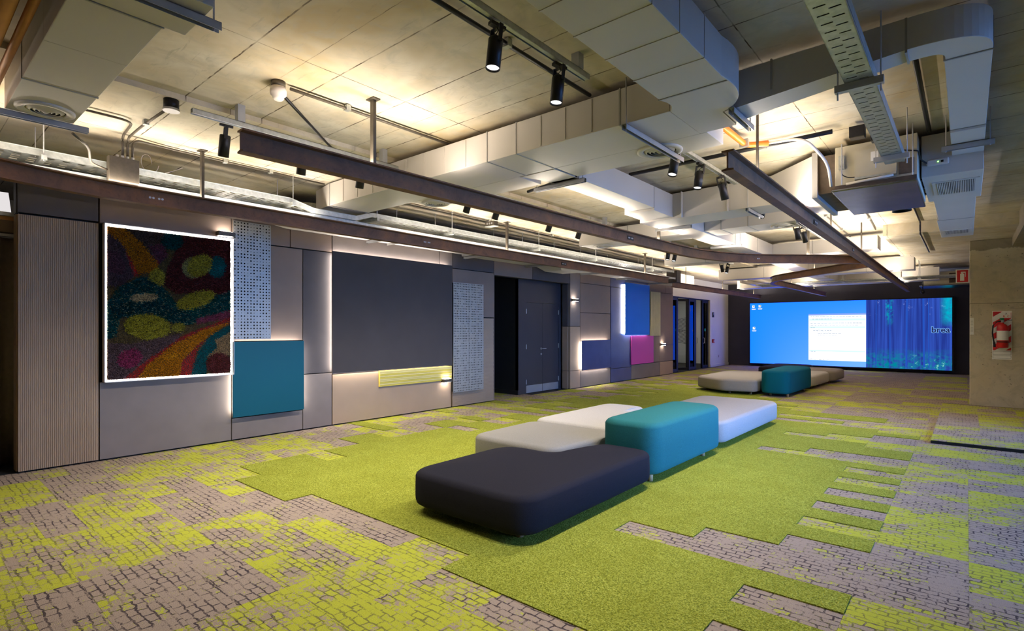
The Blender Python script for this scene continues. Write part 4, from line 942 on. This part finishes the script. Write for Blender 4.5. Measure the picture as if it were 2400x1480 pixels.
# large duct from overhead with its curved shoe
ov = [(-1.575, -5.0), (-1.135, -5.0), (-1.135, 3.30)] + arc((-1.135, 3.30), (-1.06, 3.72), (-1.32, 3.86), 10)[1:] + [(-1.325, 4.174), (-1.60, 4.174), (-1.60, 3.61)] + arc((-1.60, 3.61), (-1.52, 3.52), (-1.575, 3.40), 6)[1:]
d2_ = thing('air_duct', 'largest duct coming from overhead and curving into the cross duct', 'air duct', (-1.35, 0, zb))
MB().prism(ov, zb - .002, zt - .03).build('section', M['duct'], d2_, bevel=.004)
for y in (3.38,): B('flange', M['flange'], d2_, -1.58, -1.13, y - .006, y + .006, zb - .007, zt - .02)
for y in (3.02, 2.68, 2.36, 2.06, 1.78): B('seam', M['duct'], d2_, -1.578, -1.132, y - .005, y + .005, zb - .006, zt - .025)
# narrow duct to the right with round elbow
d3_ = thing('air_duct', 'narrow duct turning through a rounded elbow beside the big cable tray', 'air duct', (-.6, 3.9, zb))
MB().hexa([(-1.312, 3.866, zb), (-1.312, 4.12, zb), (-1.312, 4.12, 3.30), (-1.312, 3.866, 3.30)], [(-.27, 3.86, 3.125), (-.27, 4.04, 3.125), (-.27, 4.04, 3.31), (-.27, 3.86, 3.31)]).build('section', M['duct'], d3_)
el = [(-.27, 3.86)] + arc((-.27, 3.86), (.12, 3.84), (.115, 4.12), 12) + [(.115, 4.16), (-.10, 4.16)] + arc((-.10, 4.12), (-.10, 4.04), (-.18, 4.04), 5) + [(-.27, 4.04)]
MB().prism(el, 3.125, 3.31).build('elbow', M['duct'], d3_, bevel=.003)
B('section', M['duct'], d3_, -.105, .115, 4.16, 5.65, 3.122, 3.31, bevel=.003); B('section', M['duct'], d3_, -.105, .115, 5.65, 6.40, 3.10, 3.31, bevel=.003)
for f_ in seams_y([4.16, 5.65], -.105, .115, 3.122, 3.31) + seams_x([-.27, -1.0], 3.86, 4.04, 3.11, 3.31, .002): B('flange', M['flange'], d3_, *f_)
# spine between cross ducts, then duct to the fan coil
d6_ = duct('spine duct joining the first cross duct to the fan coil branch', [(-3.34, -3.03, 4.55, 6.35, zb, zt), (-3.45, -3.03, 6.356, 6.925, zb - .03, zt)], seams_y([4.62, 6.35], -3.34, -3.03, zb, zt))
MB().prism([(-3.45, 4.20), (-3.03, 4.20), (-3.03, 4.6), (-3.34, 4.6), (-3.37, 4.4)], zb, zt).build('take_off', M['duct'], d6_)
zc = 2.99
d5_ = thing('air_duct', 'branch duct flaring out toward the fan coil', 'air duct', (-2.4, 7.1, zc))
MB().prism([(-3.52, 6.93), (-2.95, 6.93), (-1.80, 6.90), (-1.80, 7.38), (-2.9, 7.45), (-3.5, 7.5)], zc, 3.33).build('section', M['duct'], d5_, bevel=.004)
MB().hexa([(-1.80, 6.90, zc), (-1.80, 7.38, zc), (-1.80, 7.38, 3.33), (-1.80, 6.90, 3.33)], [(-1.22, 6.30, 2.88), (-1.22, 7.40, 2.88), (-1.22, 7.40, 3.31), (-1.22, 6.30, 3.31)]).build('flare', M['duct'], d5_)
B('flange', M['flange'], d5_, -1.23, -1.18, 6.27, 7.43, 2.86, 3.33)
for x in (-2.9, -2.3, -1.8): B('stiffening_rib', M['duct'], d5_, x - .006, x + .006, 6.885, 6.93, zc - .004, 3.33)
# second row
d8_ = duct('spine duct continuing past the fan coil branch', [(-3.52, -3.16, 7.5, 9.9, 3.02, 3.30), (-3.52, -3.16, 9.9, 12.29, 3.02, 3.30)], seams_y([7.9, 9.9, 11.2], -3.52, -3.16, 3.02, 3.30))
d9_ = duct('second cross duct with round diffusers at both ends', [(-5.5, -3.527, 8.40, 8.95, zb, 3.30), (-3.153, -1.70, 8.40, 8.95, zb, 3.30)], seams_x([-4.5, -2.9, -2.5], 8.40, 8.95, zb, 3.30))
diffuser(d9_, -2.08, 8.67, zb, .17); diffuser(d9_, -5.14, 8.68, zb, .17)
d10_ = duct('third cross duct beyond the bend of the steel beam', [(-5.6, -3.5, 12.3, 12.8, zb, 3.30), (-3.5, -1.3, 12.3, 12.8, zb, 3.30)], seams_x([-4.6, -3.5, -2.4], 12.3, 12.8, zb, 3.30))
duct('fourth cross duct above the farther island', [(-5.8, -1.0, 16.6, 17.1, zb - .05, 3.30)], seams_x([-4.5, -3.2, -2.0], 16.6, 17.1, zb - .05, 3.30))
duct('fifth cross duct close to the video wall', [(-6.2, -.6, 19.6, 20.2, 2.92, 3.28)], seams_x([-4.8, -3.4, -1.9], 19.6, 20.2, 2.92, 3.28))
duct('spine duct over the farther island', [(-3.5, -3.1, 12.81, 16.59, 3.02, 3.30)], seams_y([14.2, 15.4], -3.5, -3.1, 3.02, 3.30))
duct('spine duct close to the video wall', [(-3.5, -3.1, 17.11, 19.59, 3.0, 3.28)], seams_y([18.2], -3.5, -3.1, 3.0, 3.28))
# duct above panels
dw_ = duct('white duct along the top of the panelled wall', [(-7.43, -6.72, 3.75, 7.25, 2.935, 3.2), (-7.43, -6.72, 7.25, 17.0, 2.90, 3.2)], seams_y([5.5, 7.25, 9.0, 11.0, 13.0, 15.0], -7.43, -6.72, 2.905, 3.2, .003))
MB().hexa([(-7.43, 3.45, 2.98), (-6.9, 3.45, 2.98), (-6.9, 3.45, 3.2), (-7.43, 3.45, 3.2)], [(-7.43, 3.75, 2.935), (-6.72, 3.75, 2.935), (-6.72, 3.75, 3.2), (-7.43, 3.75, 3.2)]).build('section', M['duct'], dw_)
MB().hexa([(-7.40, 9.55, 2.90), (-6.75, 9.55, 2.90), (-6.75, 10.75, 2.90), (-7.40, 10.75, 2.90)], [(-7.30, 9.75, 2.80), (-6.85, 9.75, 2.80), (-6.85, 10.45, 2.80), (-7.30, 10.45, 2.80)]).build('take_off', M['duct'], dw_)
for k, y in enumerate((5.1, 7.3, 9.2, 11.4, 13.2, 15.2)): strut('strut channel under the wall duct, number %s from the rug side' % ['one', 'two', 'three', 'four', 'five', 'six'][k], y, -7.42, -6.62, 2.935 if y < 7.25 else 2.90, 'outer', 'x')
strut('strut channel under the first cross duct beside the big duct', -1.93, 3.55, 4.6, zb - .016); strut('strut channel under the duct junction with pale conduit hanger', -1.24, 3.8, 4.25, zb)
strut('strut channel under the spine duct take off', 4.62, -3.6, -2.95, zb, True, 'x'); strut('strut channel under the branch duct before its flare', -2.05, 6.85, 7.45, zc)
strut('strut channel under the spine duct by the branch', 7.6, -3.6, -3.05, 3.02, True, 'x'); strut('strut channel under the second spine duct', 9.9, -3.6, -3.05, 3.02, True, 'x')
strut('strut channel under the narrow elbow duct', 6.02, -.17, .18, 3.10, True, 'x'); strut('strut channel under the second cross duct by its diffuser', -1.82, 8.35, 9.0, zb)
# near duct, upper left
d0_ = duct('near duct end in the upper corner with a round diffuser', [(-5.15, -3.75, .555, .93, zb, zt), (-3.75, -3.14, .555, .93, zb, zt), (-3.128, -2.75, .50, 1.03, zb - .0, zt)], seams_x([-4.42, -3.135], .555, .93, zb, zt))
diffuser(d0_, -4.93, .742, zb, .165); strut('strut channel under the near duct end', -5.12, .40, 1.02, zb, False); strut('strut channel under the near duct at the top edge', -2.86, .46, 1.10, zb)
# fan coil, plenum and return duct
fc = thing('fan_coil_unit', 'fan coil unit hanging below the ceiling with a wide drain tray', 'air conditioner', (-.67, 6.8, 2.85))
B('casing', M['unit'], fc, -1.0, -.345, 6.14, 7.40, 2.89, 3.30, bevel=.005); B('sleeve', M['canvas'], fc, -1.18, -1.0, 6.32, 7.38, 2.90, 3.29)
B('drain_tray', M['tray_blue'], fc, -1.02, -.345, 6.06, 7.45, 2.845, 2.868, bevel=.008); B('dark_band', M['canvas'], fc, -1.0, -.35, 6.12, 6.14, 2.87, 2.915)
cv = MB().box(-.83, -.50, 6.115, 6.14, 2.945, 3.225).build('control_cover', M['unit'], fc); B('data_plate', M['paper'], cv, -.70, -.64, 6.112, 6.115, 3.10, 3.19)
B('cover_lip', M['galv'], cv, -.83, -.50, 6.095, 6.115, 2.945, 2.965)
B('wiring_box', M['galv'], fc, -.965, -.915, 6.10, 6.14, 3.07, 3.20); B('motor_opening', M['canvas'], fc, -.485, -.37, 6.132, 6.14, 2.94, 3.08)
MB().tube(bend([(-.90, 6.10, 2.915), (-.70, 6.09, 2.925), (-.52, 6.09, 2.935)], .05), .012, 8).build('drain_pipe', M['clearhose'], fc, True)
MB().tube(bend([(-.94, 6.09, 3.10), (-.93, 6.07, 3.0), (-.88, 6.08, 2.97), (-.83, 6.10, 2.97)], .05), .005, 6).build('cable', M['black'], fc); MB().tube([(-.93, 6.05, 2.9), (-.93, 6.05, 3.3)], .006, 6).build('threaded_rod', M['alu'], fc)
MB().tube([(-.375, 6.05, 2.9), (-.375, 6.05, 3.37)], .006, 6).build('threaded_rod', M['alu'], fc)
for k, (x, y) in enumerate(((-.76, 5.75), (-.62, 5.95))):
    t = thing('wiring_box', ['black wiring box on the ceiling before the fan coil', 'second black wiring box half behind the big cable tray'][k], 'junction box', (x, y, 3.2)); B('housing', M['black'], t, x - .06, x + .06, y - .05, y + .05, 3.24, 3.34, bevel=.005); B('lid', M['rustysoot'], t, x - .055, x + .055, y - .045, y + .045, 3.234, 3.24)
pl = thing('return_plenum', 'white plenum box with a slatted grille beside the fan coil', 'air duct', (-.1, 7.0, 2.937))
def grille(t, x0, x1, y0, y1, z, n):
    gq = B('grille_recess', M['grilledark'], t, x0, x1, y0, y1, z - .0015, z)
    q = MB(); f_ = .035
    q.box(x0 - f_, x0, y0 - f_, y1 + f_, z - .008, z).box(x1, x1 + f_, y0 - f_, y1 + f_, z - .008, z).box(x0, x1, y0 - f_, y0, z - .008, z).box(x0, x1, y1, y1 + f_, z - .008, z); fr_ = q.build('grille_frame', M['duct'], t)
    for k in range(n):
        x = x0 + (k + .5) * (x1 - x0) / n; B('slat', M['duct'], fr_, x - .004, x + .004, y0, y1, z - .014, z - .002)
B('box', M['duct'], pl, -.33, .115, 6.40, 7.68, 2.937, 3.33, bevel=.004); grille(pl, -.23, .06, 6.72, 7.32, 2.937, 22)
for y in (6.6, 6.95, 7.3): B('latch', M['black'], pl, -.342, -.33, y - .03, y + .03, 2.95, 2.965)
d7_ = duct('return duct with a small grille running from the plenum to the cross beam', [(-.29, .075, 7.68, 9.2, 2.955, 3.2), (-.31, .075, 9.2, 10.95, 2.955, 3.2)], seams_y([9.2], -.29, .075, 2.955, 3.2))
grille(d7_, -.25, .02, 10.2, 10.6, 2.955, 20)
t = thing('wireless_router', 'white wireless access box with a green light on the plenum', 'router', (-.2, 6.37, 3.0))
MB().box(-.29, -.125, 6.37, 6.398, 3.03, 3.09).build('body', M['whiteplastic'], t, bevel=.012); MB().tube([(-.205, 6.372, 3.06), (-.205, 6.368, 3.06)], .006, 10).build('status_light', M['greendot'], t); B('socket', M['black'], t, -.185, -.165, 6.367, 6.371, 3.05, 3.07)
MB().tube(bend([(-.29, 6.37, 3.06), (-.334, 6.3, 3.09), (-.334, 6.10, 3.12), (-.46, 6.09, 3.15)], .03), .007, 6).build('cable', M['black'], t, True)
# big perforated cable tray
t = thing('cable_tray', 'wide slotted cable tray overhead crossing the narrow duct', 'cable tray', (-.48, 2.0, 2.99))
q = MB(); y = -4.0; rt = random.Random(2)
x0_, x1_ = -.565, -.42; nrow = 0
ys = -4.0
while ys < 5.85:
    xm = x0_ + (x1_ - x0_) * (.5 if nrow % 2 else .46)
    # solid bar
    q.box(x0_, x1_, ys, ys + .034, 2.990, 2.992)
    # slot row leaves bridges at the edges and the middle
    a = .018
    if nrow % 2: segs = [(x0_, x0_ + a), (x0_ + .070, x1_)]
    else: segs = [(x0_, x0_ + .075), (x1_ - a, x1_)]
    for s0, s1 in segs: q.box(s0, s1, ys + .034, ys + .046, 2.990, 2.992)
    ys += .046; nrow += 1
q.build('slotted_pan', M['galv'], t)
for k in range(6): MB().tube([(-.552 + k * .024, -4.0, 3.004), (-.552 + k * .024 + .004 * (k % 2), 1.5, 3.004), (-.552 + k * .024, 5.8, 3.004)], .012, 8).build('cable', M['black'], t, True)
for xa in (x0_, x1_):
    qq = MB(); qq.box(xa - .0015, xa + .0015, -4.0, 5.85, 2.99, 3.06).box(xa - .01, xa + .002, -4.0, 5.85, 3.06, 3.063); qq.build('side_rail', M['galv'], t)
for y in (3.80, 5.60, 1.2):
    B('support_strut', M['strut'], t, -.62, -.37, y - .02, y + .02, 2.945, 2.988)
    for x in (-.605, -.385): MB().tube([(x, y, 2.90), (x, y, 3.37)], .005, 6).build('threaded_rod', M['alu'], t)

# ------------------------------------------------------------------ tracks, spotlights, detectors
def track(label, x, y0, y1, z, brackets, tail=None):
    t = thing('lighting_track', label, 'lighting track', (x, y0, z), 'lighting tracks')
    q = MB(); q.box(x - .022, x - .019, y0, y1, z, z + .04).box(x + .019, x + .022, y0, y1, z, z + .04).box(x - .022, x + .022, y0, y1, z + .037, z + .04).box(x - .012, x + .012, y0, y1, z + .005, z + .03); q.build('channel', M['galv'], t)
    for y in brackets: B('bracket', M['strut'], t, x - .03, x + .03, y - .03, y + .03, z + .04, 3.38 if x > -4.8 else 3.335)
    return t
track('galvanised spotlight track beside the largest duct', -2.03, -1.5, 3.20, 3.24, [1.0, 3.08])
track('galvanised spotlight track between the first cross duct and the branch', -2.05, 4.75, 6.45, 3.18, [4.9, 6.38])
track('spotlight track behind the near end of the bending steel beam', -4.66, 1.58, 3.58, 3.20, [1.95, 3.4])
track('spotlight track behind the bending steel beam between two cross ducts', -4.66, 4.62, 8.2, 3.20, [5.0, 7.9])
track('spotlight track over the second bay near the straight beam', -2.05, 9.05, 11.6, 3.18, [9.3, 11.4])
track('spotlight track before the third cross duct', -4.66, 10.2, 12.2, 3.18, [10.5, 11.9])
track('spotlight track beyond the third cross duct', -4.66, 12.9, 14.4, 3.18, [13.0, 14.33])
def make_spot():
    o = bpy.data.objects.new('spotlight', None); C.objects.link(o); o.empty_display_size = .1; WL[o.name] = Vector((0, 0, 0))
    B('adapter', M['black'], o, -.018, .018, -.05, .05, -.02, .0)
    for s_ in (-1, 1): B('yoke_arm', M['black'], o, s_ * .046 - .003, s_ * .046 + .003, -.012, .012, -.115, -.015)
    B('yoke_bridge', M['black'], o, -.049, .049, -.012, .012, -.024, -.018)
    MB().tube([(0, 0, -.02), (.02, 0, -.045), (-.01, 0, -.06), (0, 0, -.085)], .004, 6).build('cable', M['black'], o)
    b = MB().lathe((0, 0, 0), [(0, -.085), (.036, -.085), (.042, -.092), (.042, -.262), (.039, -.262), (.036, -.250)], 24).build('barrel', M['black'], o, True)
    MB().cyl((0, 0), .036, -.2505, -.249, 24).build('lens', M['lens'], b)
    return o
proto = None; ORD = ['first', 'second', 'third', 'fourth', 'fifth', 'sixth', 'seventh']
sl = bpy.data.lights.new('spot_beam', 'SPOT'); sl.energy = SPOT_W; sl.spot_size = 2.1; sl.spot_blend = 1.0; sl.shadow_soft_size = .04; sl.color = (1, .93, .84)
def spot(x, y, z, tilt, pan, label, grp, light=True, roll=0):
    global proto
    if proto is None: proto = make_spot(); o = proto
    else: o = copy_tree(proto)
    o.location = (x, y, z - .012); o.rotation_euler = (tilt, roll, pan); tag(o, label, 'spotlight', grp)
    for ch in list(o.children):
        if ch.type == 'LIGHT': bpy.data.objects.remove(ch)
    if light:
        lo = bpy.data.objects.new('spot_beam', sl); C.objects.link(lo); lo.parent = o; lo.location = (0, 0, -.27)
for k, y in enumerate((2.26, 2.87)): spot(-2.03, y, 3.24, -.12, -.25, '%s black spotlight on the track beside the largest duct' % ['nearer', 'farther'][k], 'spotlights beside the largest duct')
for k, (y, ti) in enumerate(((4.78, -.28), (5.36, -.22), (5.92, .36))): spot(-2.05, y, 3.18, ti, -.25, '%s black spotlight on the short track by the diffuser' % ORD[k], 'spotlights on the short track')
for k, y in enumerate((1.84, 2.52, 3.15, 4.72, 5.25, 6.42, 7.21)): spot(-4.66, y, 3.20, -.06 if k < 3 else -.22, -.25, '%s black spotlight peeping under the bending steel beam, counted from its near end' % ORD[k], 'spotlights behind the bending beam', True, .22)
spot(-2.06, 7.64, 3.24, -.35, -.25, 'black spotlight hanging alone beyond the branch duct', 'spotlights in the far bays')
for k, (y, ti) in enumerate(((9.3, .3), (9.75, .4))): spot(-2.05, y, 3.18, ti, -.25, '%s black spotlight by the second diffuser' % ORD[k], 'spotlights in the far bays')
for k, (y, ti) in enumerate(((10.46, -.2), (10.81, -.3), (13.5, .3), (14.05, -.35))): spot(-4.66, y, 3.18, ti, -.25, '%s black spotlight on the third bay track' % ORD[k], 'spotlights in the far bays', k > 1)
t = thing('ceiling_downlight', 'black cone downlight under the fan coil tray', 'lamp', (-.62, 8.25, 2.97)); MB().lathe((-.62, 8.25, 2.97), [(.10, 0), (.105, .0), (.075, .09), (.075, .40), (0, .41)], 24).build('housing', M['black'], t, True); MB().cyl((-.62, 8.25), .085, 3.02, 3.022, 24).build('lens', M['alu'], t)
t = thing('smoke_detector', 'white smoke detector on a round ceiling box', 'smoke detector', (-3.99, 1.95, 3.24))
MB().cyl((-3.99, 1.95), .052, 3.335, 3.38, 20).build('ceiling_box', M['rustysoot'], t, True); MB().lathe((-3.99, 1.95, 3.24), [(0, .0), (.03, 0), (.04, .012), (.044, .03), (.058, .04), (.06, .07), (.055, .095), (0, .096)], 28).build('sensor', M['whiteplastic'], t, True)
t = thing('round_junction_box', 'round black ceiling box with conduits above the junction box', 'junction box', (-4.86, 1.50, 3.24)); MB().cyl((-4.86, 1.50), .055, 3.26, 3.335, 22).build('body', M['black'], t, True); MB().cyl((-4.86, 1.50), .06, 3.245, 3.262, 22).build('lid', M['alu'], t)
for k, (x, y, z) in enumerate(((-5.92, 6.45, 3.2), (-1.53, 8.85, 3.2))):
    t = thing('outlet_box', ['metal outlet box hanging beside the lower cable tray', 'metal outlet box beside the straight steel beam'][k], 'junction box', (x, y, z - .04)); B('housing', M['rustysoot'], t, x - .10, x + .10, y - .05, y + .05, z - .02, z + .05, bevel=.003); B('cover', M['galv'], t, x - .105, x + .105, y - .055, y + .055, z - .03, z - .02)
    MB().tube([(x, y, z + .05), (x, y, 3.335)], .006, 6).build('hanger', M['alu'], t)
    for q_ in (-.05, 0, .05): MB().tube([(x + q_, y - .05, z + .015), (x + q_, y - .053, z + .015)], .016, 12).build('knockout', M['alu'], t)
# far services near the video wall
for k, (y, z, r) in enumerate(((18.3, 2.915, .03), (18.6, 2.905, .022), (18.9, 2.92, .03))): pipe('service_pipe', ['upper pale pipe crossing before the video wall', 'middle thin pipe crossing before the video wall', 'farther pale pipe crossing before the video wall'][k], 'pipe', [(-5.2, y, z), (.9, y, z)], r, 'galv', [(-2.8, y, z), (-1, y, z)])
for o_ in [o for o in bpy.data.objects if o.name.startswith('service_pipe')]:
    for x_ in (-4.4, -2.8, -1.0): MB().tube([(x_, wloc(o_).y, wloc(o_).z + .03), (x_, wloc(o_).y, 3.38)], .006, 6).build('threaded_rod', M['alu'], o_)
for k, (x, z, r_) in enumerate(((-5.35, 2.97, .05), (-5.15, 3.0, .035), (-4.95, 3.02, .05))):
    t = pipe('insulated_pipe', ['pale insulated pipe beyond the cable tray, nearest the wall', 'slim pale pipe between the two insulated pipes', 'pale insulated pipe beyond the cable tray, farthest from the wall'][k], 'pipe', [(x, 14.9, z), (x, 16.35, z)] if False else [(x, 17.3, z), (x, 19.45, z)], r_, 'clearhose')
    for y_ in (17.7, 19.0): MB().tube([(x, y_, z + r_), (x, y_, 3.335)], .006, 6).build('threaded_rod', M['alu'], t)
fc2 = thing('fan_coil_unit', 'far fan coil unit near the column sign', 'air conditioner', (-.5, 20.9, 2.75)); B('casing', M['unit'], fc2, -1.0, .2, 20.4, 21.5, 2.82, 3.2, bevel=.005); B('drain_tray', M['tray_blue'], fc2, -1.1, .1, 20.3, 21.6, 2.78, 2.81); [MB().tube([(x_, y_, 3.2), (x_, y_, 3.38)], .008, 6).build('threaded_rod', M['alu'], fc2) for x_ in (-.9, .1) for y_ in (20.5, 21.4)]; B('motor_opening', M['canvas'], fc2, -.4, .0, 20.38, 20.4, 2.86, 3.15)
t = thing('ceiling_camera', 'small dark camera hanging above the video wall', 'camera', (-1.0, 20.0, 2.55)); MB().tube([(-1.0, 20.0, 2.92), (-1.0, 20.0, 2.66)], .012, 8).build('stem', M['black'], t); MB().lathe((-1.0, 20.0, 2.53), [(0, 0), (.04, .02), (.055, .06), (.05, .10), (0, .13)], 20).build('head', M['black'], t, True)
t = thing('loudspeaker', 'black loudspeaker at the end of the cable tray', 'loudspeaker', (-6.3, 14.4, 2.78)); B('cabinet', M['black'], t, -6.45, -6.15, 14.3, 14.6, 2.80, 3.12, bevel=.01); B('grille_cloth', M['canvas'], t, -6.43, -6.17, 14.29, 14.30, 2.82, 3.10); MB().tube([(-6.3, 14.45, 3.12), (-6.3, 14.45, 3.33)], .01, 6).build('bracket', M['alu'], t)

# ------------------------------------------------------------------ curtain bay at the left edge
t = thing('curtain', 'heavy taupe curtain hanging beside the ribbed panel', 'curtain', (-7.95, .2, .02))
q = MB(); n = 90; cols = []
for k in range(n + 1):
    y = -1.6 + 2.52 * k / n; x = -7.86 + .055 * math.sin(k * 1.05) + .018 * math.sin(k * 2.3); cols.append((x, y))
vs = [(x, y, z) for z in (.02, 1.2, 2.48) for x, y in cols]; m_ = n + 1
q.add(vs, [(r * m_ + k, r * m_ + k + 1, (r + 1) * m_ + k + 1, (r + 1) * m_ + k) for r in range(2) for k in range(n)]); o = q.build('cloth', M['curtain'], t, True); md = o.modifiers.new('thick', 'SOLIDIFY'); md.thickness = .006
B('curtain_rail', M['alu'], t, -7.89, -7.83, -1.6, .95, 2.49, 2.52)
bl = struct(B('wall_bulkhead', M['taupe'], None, -8.0, -7.80, -5, .95, 2.53, 2.66), 'bulkhead above the curtain'); B('timber_edge', M['copper'], bl, -7.81, -7.79, -5, .95, 2.66, 2.70); B('ledge', M['alu'], bl, -8.0, -7.75, -5, .95, 2.70, 2.74)
t = thing('wall_fixture', 'white sloped light fixture above the curtain', 'lamp', (-8.2, .7, 2.75)); MB().hexa([(-8.4, .0, 2.75), (-8.0, .0, 2.75), (-8.0, .92, 2.75), (-8.4, .92, 2.75)], [(-8.35, .3, 3.0), (-8.05, .3, 3.0), (-8.05, .90, 3.0), (-8.35, .90, 3.0)]).build('shade', emit('fixture_glow', (1, .95, .95), .28), t); B('base_tray', M['alu'], t, -8.42, -7.98, -.02, .94, 2.742, 2.75)
for o in list(bpy.data.objects):
    if o.type == 'MESH' and not o.users_collection: bpy.data.objects.remove(o)
